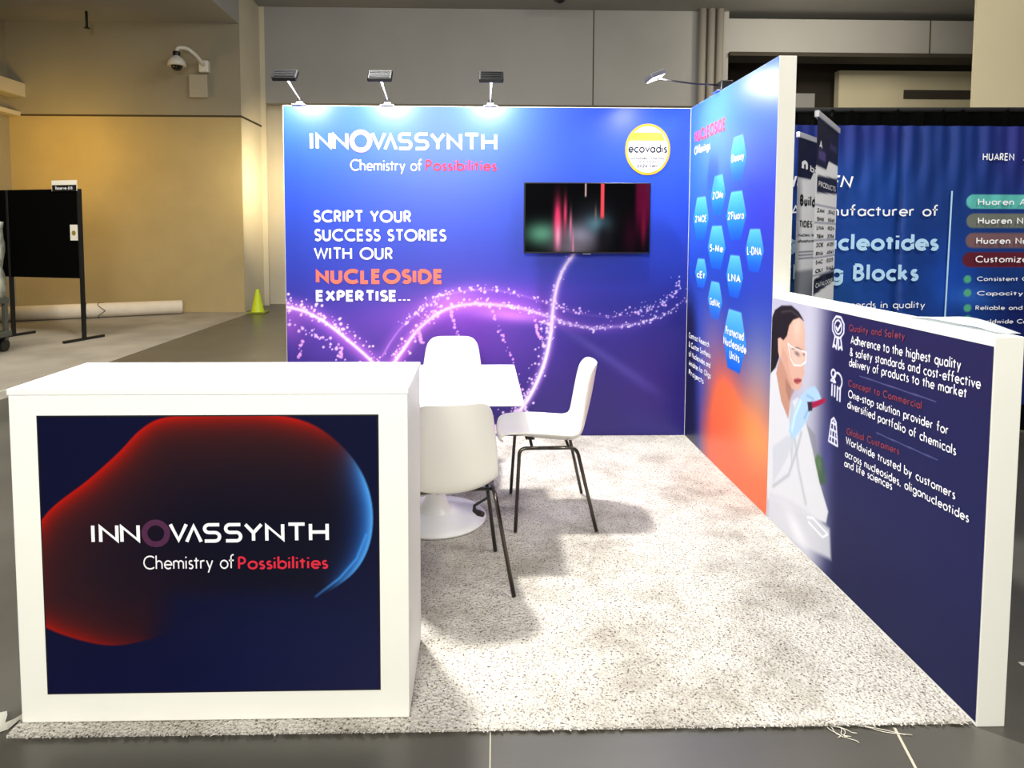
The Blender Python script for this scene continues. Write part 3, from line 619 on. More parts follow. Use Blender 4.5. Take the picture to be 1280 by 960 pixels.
# ================================================================== COUNTER
cx0, cx1, cy0, cy1, ch = .0115, 1.2148, -2.944, -2.530, 1.0486+G
ct = empty('reception_counter', ((cx0+cx1)/2, (cy0+cy1)/2, G), 'white box reception counter with a dark navy logo panel in front', 'counter')
boxobj('body', (cx0+.003, cx1-.003, cy0+.003, cy1, G, ch-.02), WHITE, ct, .003)
boxobj('countertop', (cx0, cx1, cy0, cy1+.003, ch-.02, ch), WHITEP, ct, .003)
CT = Plane(1, cy0+.003); g0 = CT.uv(47, 521); g1 = CT.uv(473, 864)
FU0, FU1, FV0, FV1 = .101, 1.119, .108, .975
def paint_counter(U, V):
    C = np.zeros(U.shape+(3,)); C[:] = (9, 12, 44); C = mix(C, (11, 20, 62), ss(.6, .1, V)*ss(.2, .9, U)); C = mix(C, (12, 14, 56), .7*ss(.4, .1, V))
    P = [CT.uv(*p) for p in ((30, 690), (60, 640), (110, 600), (148, 566), (176, 537), (205, 522), (260, 517), (330, 517), (385, 528), (425, 555), (452, 590), (465, 630), (464, 672), (450, 706), (425, 730), (390, 748), (330, 762), (250, 775), (200, 795), (150, 806), (110, 802), (60, 785), (30, 760))]
    P = [tuple(p) for p in catmull(P+[P[0]], 5)][:-1]
    d = sdf(U, V, P); k = ss(-.003, .003, d)
    u = (U-FU0)/(FU1-FU0); v = (V-FV0)/(FV1-FV0)
    inner = np.zeros(C.shape); inner[:] = (10, 10, 30); inner = mix(inner, (40, 22, 30), .9*ss(.5, 0., u)); inner = mix(inner, (38, 22, 28), .8*ss(.55, .95, v))
    rimr = ss(.62, .3, u)+ss(.6, .95, v)*ss(.98, .72, u); rimr = np.clip(rimr, 0, 1)*(.35+.65*ss(.05, .35, v)*1.)
    low = ss(.34, .20, v)*ss(.1, .4, u); rimr = rimr*(1-low)
    inner = mix(inner, (110, 26, 14), .35*np.clip(rimr*np.exp(-np.clip(d, 0, 9)/.10), 0, 1)); inner = mix(inner, (186, 18, 8), np.clip(rimr*np.exp(-np.clip(d, 0, 9)/.028), 0, 1)); inner = mix(inner, (110, 26, 14), .0*np.clip(rimr*np.exp(-np.clip(d, 0, 9)/.14), 0, 1))
    rimb = ss(.80, .97, u)*ss(.3, .42, v)*ss(.93, .72, v)
    inner = mix(inner, (28, 90, 190), np.clip(rimb*np.exp(-np.clip(d, 0, 9)/.05), 0, 1)); inner = mix(inner, (86, 170, 240), np.clip(rimb*np.exp(-np.clip(d, 0, 9)/.018), 0, 1)*.95)
    fade = 1-ss(.85, .6, u)*ss(.36, .2, v)*ss(.25, .5, u); fade = np.clip(fade, 0, 1)*(1-ss(.42, .32, v)*ss(.28, .42, u)*ss(.86, .78, u))
    C = mix(C, 0, 0*k)+0; kk = (k*fade)[..., None]; C = C*(1-kk)+inner*kk
    for pts, w_, f in (([(458, 668), (446, 698), (425, 722), (395, 745)], .004, .9),):
        C = mix(C, (60, 140, 225), f*np.exp(-(dline(U, V, [CT.uv(*p) for p in pts])/w_)**2)*ss(.7, .92, u))
    return C
gp = grid_print('printed_graphic', CT, FU0, FU1, FV0, FV1, 300, 256, paint_counter, print_mat('gloss_print', .35, spec=.2), ct, .002)
gp['label'] = 'dark navy printed panel'
boxobj('panel_trim', (FU0-.004, FU1+.004, cy0+.0015, cy0+.004, FV0-.004, FV1+.004), mat('black_seam', (14, 14, 18), .5), ct, 0)
CT2 = Plane(1, cy0)
logo(CT, 115, 411.5, 679, 24.5, ct, mat('plum_ink', (74, 28, 66), .5))
q = []; text_px(q, CT, 'Chemistry of', 180, 711.5, 293, 17.5, .10, gap=.12); quads_obj('tagline_lettering', CT, q, INKW, ct)
q = []; text_px(q, CT, 'Possibilities', 298, 711.5, 410.5, 16.5, .15, gap=.12); o = quads_obj('tagline_lettering', CT, q, mat('crimson_ink', (214, 34, 58), .5), ct); o['label'] = 'red word of the tagline'

# ================================================================== TELEVISION
(tx0, tz1), (tx1, tz0) = [(p.x, p.z) for p in (at(655, 228, 1, -.075), at(812.5, 317, 1, -.095))]
tv = empty('television', ((tx0+tx1)/2, -.04, tz0), 'black flat screen television hung on the blue wall', 'television')
M_blk = mat('black_plastic', (14, 14, 16), .35)
boxobj('bezel', (tx0, tx1, -.095, -.055, tz0, tz1), M_blk, tv, .004)
boxobj('bracket', (tx0+.25, tx1-.25, -.056, -.0012, tz0+.12, tz1-.12), mat('dark_steel', (40, 40, 44), .4, .8), tv, .003)
boxobj('sensor', ((tx0+tx1)/2-.03, (tx0+tx1)/2+.03, -.092, -.075, tz0-.008, tz0+.001), mat('grey_plastic', (120, 120, 126), .4), tv, .002)
TVP = Plane(1, -.095)
def paint_tv(U, V):  # reflections and blurry coloured lights painted in as emission
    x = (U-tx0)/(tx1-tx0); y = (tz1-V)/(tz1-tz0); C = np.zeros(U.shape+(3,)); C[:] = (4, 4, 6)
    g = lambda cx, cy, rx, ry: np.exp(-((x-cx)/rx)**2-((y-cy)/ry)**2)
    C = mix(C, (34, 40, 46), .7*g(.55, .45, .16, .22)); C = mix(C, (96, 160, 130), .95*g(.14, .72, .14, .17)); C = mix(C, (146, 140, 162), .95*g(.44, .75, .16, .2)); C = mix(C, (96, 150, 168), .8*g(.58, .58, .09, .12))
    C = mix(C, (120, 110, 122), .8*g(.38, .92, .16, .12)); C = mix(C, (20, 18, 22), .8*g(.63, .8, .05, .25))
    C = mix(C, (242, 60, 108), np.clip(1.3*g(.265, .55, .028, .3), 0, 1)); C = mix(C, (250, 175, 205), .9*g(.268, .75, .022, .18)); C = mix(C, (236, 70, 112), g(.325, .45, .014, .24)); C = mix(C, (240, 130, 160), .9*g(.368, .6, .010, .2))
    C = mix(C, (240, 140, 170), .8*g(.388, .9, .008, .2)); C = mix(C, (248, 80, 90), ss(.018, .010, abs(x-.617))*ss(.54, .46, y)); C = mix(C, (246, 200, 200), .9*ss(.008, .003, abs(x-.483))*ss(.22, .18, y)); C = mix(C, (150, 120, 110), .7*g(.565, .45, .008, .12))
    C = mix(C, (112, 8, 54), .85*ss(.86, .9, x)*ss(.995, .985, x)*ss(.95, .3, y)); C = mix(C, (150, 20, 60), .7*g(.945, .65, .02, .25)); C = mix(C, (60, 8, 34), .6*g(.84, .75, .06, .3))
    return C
grid_print('screen', TVP, tx0+.008, tx1-.008, tz0+.012, tz1-.008, 190, 110, paint_tv, print_mat('screen_reflections', .12, emit=1.0, spec=.15), tv, .0012)

# ================================================================== CLIP-ON LAMPS
M_chr = mat('brushed_metal', (190, 190, 190), .3, 1.0); M_led = mat('led_panel', (255, 252, 244), .5, emit=14)
def lamp_parts(root, reach, rise, tiltd, power, dark=M_blk, arm=M_chr):
    """local frame: origin on the wall's top edge, the arm reaches out towards -y"""
    bm = nb(); box(bm, -.05, .05, -.055, .055, 0, .006, .002); box(bm, -.025, .025, -.02, .02, .006, .03, .004); bmobj('clamp', bm, M_chr, root, True)
    bm = nb(); lathe(bm, [(0, 0), (.018, .002), (.02, .015), (.012, .03), (0, .034)], (0, -.01, .026), 16); bmobj('joint', bm, M_blk, root, True, True)
    bm = nb(); tube(bm, round_path([(0, -.01, .045), (0, -reach*.45, rise*.62), (0, -reach, rise)], .1), .0055, 10); bmobj('arm', bm, arm, root, True, True)
    # head: flat box whose emitting face looks back to the wall
    T = Matrix.Translation((0, -reach, rise)) @ Matrix.Rotation(math.radians(tiltd), 4, 'X')
    bm = nb(); box(bm, -.083, .083, -.05, .05, -.002, .03, .008, T)
    for k in range(5): box(bm, -.07, .07, -.036+k*.016, -.030+k*.016, .03, .036, 0, T)
    h = bmobj('lamp_head', bm, dark, root, True)
    bm = nb(); box(bm, -.075, .075, -.042, .042, -.0028, -.001, 0, T)
    e = bmobj('led_panel', bm, M_led, h, True); e['label'] = 'glowing white panel'
    n = T.to_3x3() @ Vector((0, 0, -1)); p = Vector((0, -reach, rise)) + n*.012
    area('lamp_light', p, p+n, .15, .084, power, (1, .98, .96), root)
def copy_thing(root, loc, rz, label):
    c = root.copy(); COL.objects.link(c); c.location = loc; c.rotation_euler = (0, 0, rz); c['label'] = label
    for ch_ in list(root.children):
        d = ch_.copy(); COL.objects.link(d); d.parent = c
        for g_ in list(ch_.children):
            e = g_.copy(); COL.objects.link(e); e.parent = d
    return c
LPOW = 15
l1 = empty('clip_on_lamp', (.12, .03, H), 'black clip-on lamp on top of the blue wall, above the first letters of the logo', 'lamp', 'clip-on lamps along the back wall')
lamp_parts(l1, .36, .125, 46, LPOW, M_blk, WHITEP)
copy_thing(l1, (.755, .03, H), 0, 'black clip-on lamp on top of the blue wall, above the middle of the logo')
copy_thing(l1, (1.505, .03, H), 0, 'black clip-on lamp above the last letters of the logo, nearest the television')
l4 = empty('clip_on_lamp', (XW+.03, -.56, H), 'long-armed lamp on top of the side wall, its glowing face turned to the wall', 'lamp', None, -math.pi/2)
lamp_parts(l4, .44, .085, 20, LPOW*.9, mat('silver_plastic', (120, 120, 122), .35, .6), M_blk)
bm = nb(); box(bm, -.09, .06, -.03, .05, .006, .065, .006); bmobj('driver_box', bm, M_blk, l4, True)

# ================================================================== TABLE
tb = empty('pedestal_table', (1.195, -1.475, G), 'square white meeting table on a round trumpet base', 'table')
boxobj('tabletop', (.755, 1.635, -1.925, -1.027, .724+G, .742+G), WHITEP, tb, .004)
bm = nb(); lathe(bm, [(.20, .722), (.20, .716), (.04, .700), (.034, .60), (.034, .25), (.042, .15), (.07, .075), (.10, .045)], (1.195, -1.45, G), 40); o = bmobj('column', bm, WHITEP, tb, False, True)
bm = nb(); lathe(bm, [(0, .055), (.08, .055), (.10, .046), (.15, .030), (.22, .019), (.268, .013), (.272, .008), (.268, .0), (0, .0)], (1.195, -1.45, G), 64); bmobj('base', bm, WHITEP, tb, False, True)

# ================================================================== CHAIRS
PROF = [((.264, .428), (.246, .440), .170), ((.273, .444), (.262, .460), .184), ((.262, .466), (.240, .486), .196), ((.200, .462), (.160, .498), .207), ((.080, .440), (.050, .498), .213), ((-.050, .426), (-.060, .490), .215),
        ((-.120, .428), (-.118, .490), .213), ((-.165, .456), (-.146, .515), .208), ((-.195, .545), (-.160, .595), .201), ((-.222, .655), (-.175, .695), .188), ((-.240, .755), (-.191, .775), .174), ((-.249, .808), (-.209, .811), .155), ((-.252, .829), (-.225, .829), .130), ((-.253, .836), (-.240, .836), .096)]
M_steel = mat('dark_chrome', (88, 84, 78), .28, 1.0)
def shell_mesh():
    rows = catmull([(c[0], c[1], e[0], e[1], w_) for c, e, w_ in PROF], 4); nt_ = 17; bm = nb(); gr = []
    for r in rows:
        ln = []
        for k in range(nt_):
            t = -1+2*k/(nt_-1); a = abs(t)**2.4
            ln.append(bm.verts.new((r[0]+(r[2]-r[0])*a, t*r[4]*(1-.02*a), r[1]+(r[3]-r[1])*a)))
        gr.append(ln)
    for A, Bq in zip(gr, gr[1:]):
        for k in range(nt_-1): bm.faces.new((A[k], A[k+1], Bq[k+1], Bq[k]))
    return bm
def make_chair(loc, rz, label):
    t = empty('shell_chair', loc, label, 'chair', 'white shell chairs around the table', rz)
    o = bmobj('shell', shell_mesh(), mat('shell_plastic', (224, 221, 213), .4), t, True, True)
    sd = o.modifiers.new('thick', 'SOLIDIFY'); sd.thickness = .012; sd.offset = 0; sb = o.modifiers.new('smooth', 'SUBSURF'); sb.levels = 1; sb.render_levels = 1
    for s in (1, -1):
        bm = nb(); tube(bm, round_path([(.02, s*.195, .418), (.165, s*.20, .418), (.188, s*.255, .003)], .035), .0095, 10); bmobj('leg', bm, M_steel, t, True, True)
        bm = nb(); tube(bm, round_path([(.02, s*.195, .418), (-.13, s*.19, .418), (-.226, s*.255, .004)], .04), .0095, 10); bmobj('leg', bm, M_steel, t, True, True)
    bm = nb()
    for f in (.10, -.09): tube(bm, [(f, -.197, .418), (f, 0, .423), (f, .197, .418)], .008, 8)
    for f in (.10, -.09): box(bm, f-.025, f+.025, -.06, .06, .418, .427, .003)
    bmobj('seat_frame', bm, M_steel, t, True, True)
    return t
ch1 = make_chair((1.80, -1.388, G), math.pi, 'white shell chair seen from its side, right of the table')
ch2 = copy_thing(ch1, (1.286, -2.072, G), math.radians(99.6), 'white shell chair with its back to the front, between counter and table')
copy_thing(ch1, (1.25, -.78, G), -math.pi/2, 'white shell chair behind the table, only its backrest showing above the tabletop')

# black linking hook hanging under the chair in front
Ti = (Matrix.Translation((1.286, -2.072, G)) @ Matrix.Rotation(math.radians(99.6), 4, 'Z')).inverted()
bm = nb(); tube(bm, [Ti @ at(px_, py_, 1, y_) for px_, py_, y_ in ((609, 606, -2.06), (611, 621, -2.06), (600, 628, -2.06), (593, 632, -2.06), (593, 638, -2.05), (598, 641, -2.04), (604, 643, -2.03))], [.006, .006, .006, .007, .010, .014, .012], 8)
o = bmobj('linking_hook', bm, M_blk, ch2, True, True); o['label'] = 'black hook hanging under the seat'

# ================================================================== SHEET ON THE LOW WALL
p0, p1 = at(1212, 412, 2, HL), at(1266, 418, 2, HL)
bm = nb(); n = 14; gr = []
for i in range(n+1):
    t = i/n; y = -2.55-.40*t
    gr.append([bm.verts.new((XW+.028+.075*s+.02*t, y, HL+.003+.022*math.sin(math.pi*t)*(.4+.6*s)+.002*math.sin(9*t+3*s))) for s in (0, .5, 1)])
for A, Bq in zip(gr, gr[1:]):
    for k in range(2): bm.faces.new((A[k], A[k+1], Bq[k+1], Bq[k]))
bmesh.ops.solidify(bm, geom=bm.faces[:], thickness=.002)
tag(bmobj('paper_sheet', bm, mat('paper', (226, 232, 236), .6), None, False, True), 'curled white paper sheet lying on the top edge of the low navy wall', 'paper')

# ================================================================== NEIGHBOUR STAND (right)
M_drape = mat('black_drape', (9, 9, 10), .9)
def drape():
    n = 160; bm = nb(); a = []; b = []
    for i in range(n+1):
        x = XW+.12+i/n*3.4; y = .075+.018*math.sin(i*.8)+.008*math.sin(i*1.9)
        a.append(bm.verts.new((x, y, .01))); b.append(bm.verts.new((x, y, 2.452+.03*i/n)))
    for i in range(n): bm.faces.new((a[i], a[i+1], b[i+1], b[i]))
    bmesh.ops.solidify(bm, geom=bm.faces[:], thickness=.004); return bm
dr = empty('drape_screen', (XW+1.8, .07, 0), 'black drape on a pipe behind the neighbouring blue banner', 'drape')
bmobj('drape', drape(), M_drape, dr, False, True)
bm = nb(); tube(bm, [(XW+.12, .075, 2.45), (XW+3.52, .075, 2.478)], .02, 12); bmobj('pipe', bm, M_drape, dr, False, True)
NB = Plane(1, -.06)
def paint_nb(U, V):
    C = np.zeros(U.shape+(3,)); t = (V-.5)/1.85
    C[:] = (14, 60, 140); C = mix(C, (20, 36, 112), ss(.75, 1., t)); C = mix(C, (12, 92, 140), ss(.55, .25, t)*ss(4.5, 3.4, U)); C = mix(C, (10, 46, 112), ss(4.40, 4.75, U)*.75); C = mix(C, (44, 34, 112), .7*ss(4.9, 5.5, U)*ss(1.5, 2.2, V))
    C = mix(C, (14, 70, 176), .8*blob(U, V, NB.uv(1190, 350), .22, .3)); C = mix(C, (60, 120, 220), .5*blob(U, V, NB.uv(1215, 370), .2, .08))
    C = mix(C, (8, 20, 88), .8*ss(5.15, 5.5, U)*ss(1.2, .9, V))
    def pill(C, x0, y0, y1, c):
        u0, v1 = NB.uv(x0, y0); v0 = NB.uv(x0, y1)[1]; r = (v1-v0)/2; d = dseg(U, V, (u0+r, (v0+v1)/2), (u0+1.5, (v0+v1)/2))[0]; return mix(C, c, ss(r+.004, r-.004, d))
    for x0, y0, y1, c in ((1208, 243, 261, (88, 178, 172)), (1208, 267, 285, (108, 112, 104)), (1207, 291, 310, (116, 86, 92)), (1203, 315, 334, (92, 26, 44))): C = pill(C, x0, y0, y1, c)
    for y in (349, 366, 385, 399): C = mix(C, (86, 176, 128), .9*ss(.034, .024, np.hypot(U-NB.uv(1209, y)[0], V-NB.uv(1209, y)[1])))
    return C
def wr(U, V):
    t = ss(1.55, 2.3, V)
    return t*.7*(.010*np.sin(U*31+2*np.sin(V*5))+.007*np.sin(U*57+1.3*V)) + .003*np.sin(U*9) + .02*np.exp(-((U-4.53)/.03)**2)*-1
nbn = empty('fabric_banner', (4.3, -.06, 0), 'wrinkled blue fabric banner of the neighbouring stand, hung on the black drape', 'banner')
grid_print('fabric', NB, XW+.16, 6.0, .25, 2.325, 340, 240, paint_nb, print_mat('banner_fabric', .6, spec=.3), nbn, 0, wr)
LB = mat('pale_blue_ink', (176, 214, 244), .6)
q = []; text_px(q, NB, 'HUAREN', 978, 235, 1061, 16, .16, slant=.25); text_px(q, NB, 'A manufacturer of', 986, 270, 1170, 14, .13)
text_px(q, NB, 'HUAREN', 1226, 201, 1265, 9.5, .16); text_px(q, NB, 'X', 1275, 202, 1290, 10, .2, slant=.3)
text_px(q, NB, 'Huaren Amidites', 1220, 256.5, 1325, 8.5, .15); text_px(q, NB, 'Huaren Nucleosides', 1220, 280, 1338, 8.5, .17); text_px(q, NB, 'Huaren Nucleotides', 1218, 305, 1336, 8.5, .16); text_px(q, NB, 'Customized Services', 1217, 328, 1346, 8.5, .15)
text_px(q, NB, 'Consistent Quality Control', 1219, 351, 1352, 5.5, .15); text_px(q, NB, 'Capacity Expansion', 1219, 369, 1345, 5.5, .15); text_px(q, NB, 'Reliable and Rapid Supply', 1217, 387, 1340, 5.5, .15); text_px(q, NB, 'Worldwide Customers First', 1216, 404, 1340, 5.5, .15)
text_px(q, NB, 'records in quality', 1047, 385, 1154, 9, .11)
quads_obj('banner_lettering', NB, q, INKW, nbn, .018)
q = []; text_px(q, NB, 'Oligonucleotides', 935, 313, 1171, 22, .2, gap=.1); text_px(q, NB, 'Building Blocks', 950, 351, 1146, 22, .2, gap=.12)
o = quads_obj('banner_lettering', NB, q, LB, nbn, .018); o['label'] = 'large pale blue lettering'
q = []; (a, b), (c, d) = NB.uv(1188, 239), NB.uv(1179, 399); q.append([(c-.006, d), (c+.006, d), (a+.006, b), (a-.006, b)]); quads_obj('divider_line', NB, q, LB, nbn, .018)

def rollup(p, q_, h, label, kind):
    """roll-up stand between two floor points p and q"""
    p, q_ = Vector(p), Vector(q_); L = (q_-p).length; rz = math.atan2((q_-p).y, (q_-p).x)
    t = empty('roll_up_banner', ((p+q_)/2).to_3d(), label, 'roll-up banner', None, rz); pl = Plane(1, 0)
    boxobj('cassette', (-L/2-.01, L/2+.01, -.06, .06, 0, .09), mat('silver_cassette', (180, 180, 184), .35, .7), t, .01, True)
    bm = nb(); tube(bm, [(0, .03, .08), (0, .03, h)], .008, 8); bmobj('support_pole', bm, M_chr, t, True, True)
    bm = nb(); box(bm, -L/2, L/2, -.012, .012, h-.03, h+.006, .005); bmobj('top_rail', bm, mat('silver_rail', (206, 206, 214), .4, .3), t, True)
    def paint(U, V):
        x = (U+L/2)/L; y = (h-V)/h; C = np.zeros(U.shape+(3,)); C[:] = (252, 252, 255)
        C = mix(C, (18, 18, 40), ss(.003, -.003, y-(.128-.025*ss(.42, .56, x))))
        if kind:
            C = mix(C, (20, 20, 38), ss(.003, -.003, abs(y-.172+.012*x)-.021)*ss(.05, .09, x)); C = mix(C, (16, 16, 30), ss(.003, -.003, abs(y-.425+.02*x)-.019)*ss(.04, .08, x)); C = mix(C, (96, 80, 150), .8*ss(.004, -.004, abs(y-.098)-.012)*ss(.08, .11, x)*ss(.42, .38, x)); C = mix(C, (70, 62, 110), .7*ss(.004, -.004, abs(y-.062)-.008)*ss(.55, .6, x)*ss(.95, .9, x))
            for k in range(9): C = mix(C, (160, 160, 182), .9*(abs(y-.222-k*.0215) < .0014))
        else:
            C = mix(C, (150, 150, 158), ss(.395, .41, y)); C = mix(C, (96, 96, 106), blob(x, y, (.8, .47), .3, .04))
            for k in range(3): C = mix(C, (120, 124, 136), .9*(abs(y-.345-k*.011) < .003)*ss(.1, .12, x)*ss(.9, .88, x))
        return C
    nu, nv = 70, 200
    g = grid_print('printed_sheet', pl, -L/2+.004, L/2-.004, .08, h-.01, nu, nv, paint, print_mat('roll_up_print', .5), None, .004); g.parent = t
    out = []; ou = []
    if kind:
        for k in range(9):
            yv = h*(1-.236-k*.0215)-.006; place_text(out, pl, ('2AM', '5HX', 'LNA', 'TBM', '2OE', 'RNA', '5AC', 'OLI', 'AMD')[k], -L*.40, yv, .022, .18, -L*.1); place_text(out, pl, ('2042', '5561', '1024', '2256', '6120', '4041', '0225', '5142', '1262')[k], L*.08, yv, .022, .18, L*.4)
        place_text(ou, pl, 'PRODUCTS', -L*.38, h*.824, .03, .17, L*.40); place_text(ou, pl, 'CATALOGUE', -L*.38, h*.573, .026, .17, L*.40); place_text(ou, pl, 'A', -L*.40, h*.917, .045, .2, -L*.28)
    else:
        place_text(out, pl, 'Building', -L*.40, h*.79, .075, .24, L*.46); place_text(out, pl, 'TIDES AS', -L*.40, h*.727, .045, .2, L*.30)
        for k in range(2): place_text(out, pl, ('nucleic acids', 'phosphoramidites')[k], -L*.42, h*(.70-.018*k), .022, .16, L*(.3+.12*k))
        place_text(ou, pl, 'n', -L*.38, h*.895, .09, .26, -L*.18); place_text(ou, pl, 'bio', -L*.1, h*.895, .045, .2, L*.3)
    for nm, qq, mm in (('lettering', out, M_ink), ('title_lettering', ou, INKW)):
        quads_obj(nm, pl, qq, mm, t, .006, True)
rollup((3.17, -1.49), (3.60, -.90), 2.165, 'front roll-up banner with a black band and product list, beside the white wall end', 1)
rollup((3.42, -.76), (3.84, -.30), 2.165, 'roll-up banner with dark top and white body, standing behind the front one', 0)

# ================================================================== LEFT BACKGROUND
# pin board on T feet
bd = empty('display_board', (-4.9, 4.75, 0), 'black display board on two thin T-shaped feet', 'display board')
A_, B_ = Vector((-6.6, 5.33)), Vector((-4.153, 4.60)); dv = (B_-A_).normalized(); nv_ = Vector((-dv.y, dv.x))
rot = math.atan2(dv.y, dv.x)
def bd_box(name, s0, s1, n0, n1, z0, z1, m, par=bd, bev=.004):
    T = Matrix.Translation((A_.x, A_.y, 0)) @ Matrix.Rotation(rot, 4, 'Z'); bm = nb(); box(bm, s0, s1, n0, n1, z0, z1, bev, T); return bmobj(name, bm, m, par)
LB_ = (B_-A_).length
M_bd = mat('black_felt', (3, 3, 3), .95, spec=.05); M_post = mat('black_post', (16, 16, 16), .4)
ztop = at(97, 236, 1, 4.6).z; zbot = at(97, 348, 1, 4.6).z
bd_box('board', -.6, LB_, -.02, .02, zbot, ztop, M_bd)
for s in (LB_-.015, LB_-1.30):
    bd_box('post', s-.02, s+.02, -.025, .025, .02, ztop+.0, M_post)
    bd_box('foot', s-.025, s+.025, -.33, .33, .004, .04, M_post)
sg = bd_box('sign', LB_-.46, LB_-.02, -.032, -.022, ztop-.03, ztop+.12, mat('sign_card', (232, 228, 210), .6), bd, .001); sg['label'] = 'white card sign with a black strip'
bd_box('sign_strip', LB_-.45, LB_-.025, -.035, -.032, ztop-.03, ztop+.055, M_post, sg, 0)
def on_board(quads_uv, name, m, off):
    T = Matrix.Translation((A_.x, A_.y, 0)) @ Matrix.Rotation(rot, 4, 'Z'); vs = []; fs = []
    for f in quads_uv[0]: fs.append(tuple(range(len(vs), len(vs)+len(f)))); vs += [T @ Vector((a, -off, b)) for a, b in f]
    me = bpy.data.meshes.new(name); me.from_pydata(vs, [], fs); return link(name, me, m, sg)
q = []; place_text(q, None, 'Reserve 616', LB_-.39, ztop-.01, .045, .17, LB_-.09); on_board(q, 'sign_lettering', INKW, .037)
lb = bd_box('paper_label', LB_-.17, LB_-.04, -.026, -.021, ztop-.72, ztop-.50, mat('label_card', (226, 222, 208), .6), bd, .001); lb['label'] = 'small white card with a round mark'
T = Matrix.Translation((A_.x, A_.y, 0)) @ Matrix.Rotation(rot, 4, 'Z'); bm = nb()
bmesh.ops.create_cone(bm, cap_ends=True, segments=20, radius1=.034, radius2=.034, depth=.003, matrix=T @ Matrix.Translation((LB_-.105, -.028, ztop-.615)) @ Matrix.Rotation(math.pi/2, 4, 'X')); bmobj('mark', bm, mat('mark_ink', (140, 120, 50), .6), lb)

# carpet roll on the floor
a, b = Vector((-4.16, 7.74, .135)), Vector((-7.1, 6.35, .135)); d = (b-a).normalized(); s = Vector((0, 0, 1)).cross(d).normalized()
rl = empty('carpet_roll', (-5.6, 7.1, .004), 'long pale carpet roll lying on the floor along the yellow wall', 'carpet roll')
bm = nb(); tube(bm, [a, a+d*.02, (a+b)/2, b-d*.02, b], [.118, .126, .13, .126, .118], 28); bmobj('roll', bm, mat('rolled_carpet', (222, 210, 190), .8, noise=(6, .05)), rl, False, True)
bm = nb(); pts = []
for k in range(90): t = k*.32; r_ = .018+.0033*k**.85*1.05; pts.append(a-d*.004+s*math.cos(t)*min(r_, .115)+Vector((0, 0, 1))*math.sin(t)*min(r_, .115))
tube(bm, pts, .0035, 5); bmobj('spiral_edge', bm, mat('roll_shade', (110, 100, 84), .9), rl, False, True)
bm = nb(); c = a+d*1.25
for o_ in (0, .3):
    tube(bm, [c+d*(o_+.0)+(s*math.cos(t)+Vector((0, 0, 1))*math.sin(t))*.133+d*.12*math.sin(t*1.5)*(o_ == 0) for t in [k*math.pi*2/24 for k in range(25)]], .006, 6, False)
o = bmobj('strap', bm, mat('black_strap', (26, 22, 18), .8), rl, False, True); o['label'] = 'dark strap around the roll'

# lime cone
cp_ = (-2.80, 7.86, .0)
cn = empty('safety_cone', cp_, 'lime yellow safety cone standing at the wall corner', 'cone'); M_lime = mat('lime_plastic', (196, 214, 20), .5)
bm = nb(); lathe(bm, [(.125, .03), (.115, .05), (.035, .44), (.03, .455), (.0, .455)], cp_, 28); bmobj('body', bm, M_lime, cn, False, True)
boxobj('base', (cp_[0]-.17, cp_[0]+.17, cp_[1]-.15, cp_[1]+.15, 0, .03), mat('lime_base', (128, 134, 30), .6), cn, .008)

# dome camera on the wall
cc = at(240, 82, 1, 8.035)
dc = empty('security_camera', (cc.x, 8.03, cc.z), 'white dome camera on a curved arm, high on the wall', 'security camera'); M_cam = mat('white_housing', (226, 222, 210), .4)
boxobj('wall_mount', (cc.x+.16, cc.x+.34, 7.93, 8.036, cc.z-.14, cc.z+.08), M_cam, dc, .02)
bm = nb(); tube(bm, round_path([(cc.x+.25, 7.95, cc.z-.02), (cc.x+.22, 7.75, cc.z+.10), (cc.x+.1, 7.6, cc.z+.21), (cc.x-.05, 7.55, cc.z+.20), (cc.x-.07, 7.55, cc.z+.10)], .09), .032, 12); bmobj('arm', bm, M_cam, dc, False, True)
bm = nb(); lathe(bm, [(0, .10), (.055, .095), (.06, .03), (.10, .02), (.14, -.04), (.16, -.12), (.15, -.125), (0, -.12)], (cc.x-.07, 7.55, cc.z), 32); bmobj('housing', bm, M_cam, dc, False, True)
bm = nb(); lathe(bm, [(.06, .13), (.066, .10), (.06, .05)], (cc.x-.07, 7.55, cc.z), 24); bmobj('collar', bm, M_post, dc, False, True)
bm = nb(); lathe(bm, [(.10, -.12), (.095, -.15), (.06, -.20), (0, -.215)], (cc.x-.07, 7.55, cc.z), 24); bmobj('lens_dome', bm, mat('smoked_dome', (24, 22, 20), .1), dc, False, True)
p0, p1 = at(239, 95, 1, 8.035), at(263, 122, 1, 8.035)
jb = boxobj('junction_box', (p0.x, p1.x-.03, 7.97, 8.0345, p1.z, p0.z), mat('grey_box', (168, 160, 142), .6), None, .008); tag(jb, 'flat grey junction box on the wall just below the dome camera', 'junction box')
cv = boxobj('cover', (p0.x-.01, p1.x-.02, 7.955, 7.972, p1.z-.01, p0.z+.01), mat('grey_cover', (176, 168, 150), .6), jb, .004)

# sprinkler on the low soffit
sp = at(108, 18, 1, 7.4)
sk = empty('sprinkler', (sp.x, sp.y, 5.44), 'dark sprinkler hanging from the recess ceiling', 'sprinkler')
bm = nb(); tube(bm, [(sp.x, 7.4, 5.44), (sp.x, 7.4, 5.16)], .022, 10); bmobj('pipe', bm, M_post, sk, False, True)
bm = nb(); lathe(bm, [(0, 0), (.05, .004), (.05, .012), (.02, .03), (.02, .06)], (sp.x, 7.4, 5.14), 14); bmobj('deflector', bm, M_post, sk, False, True)

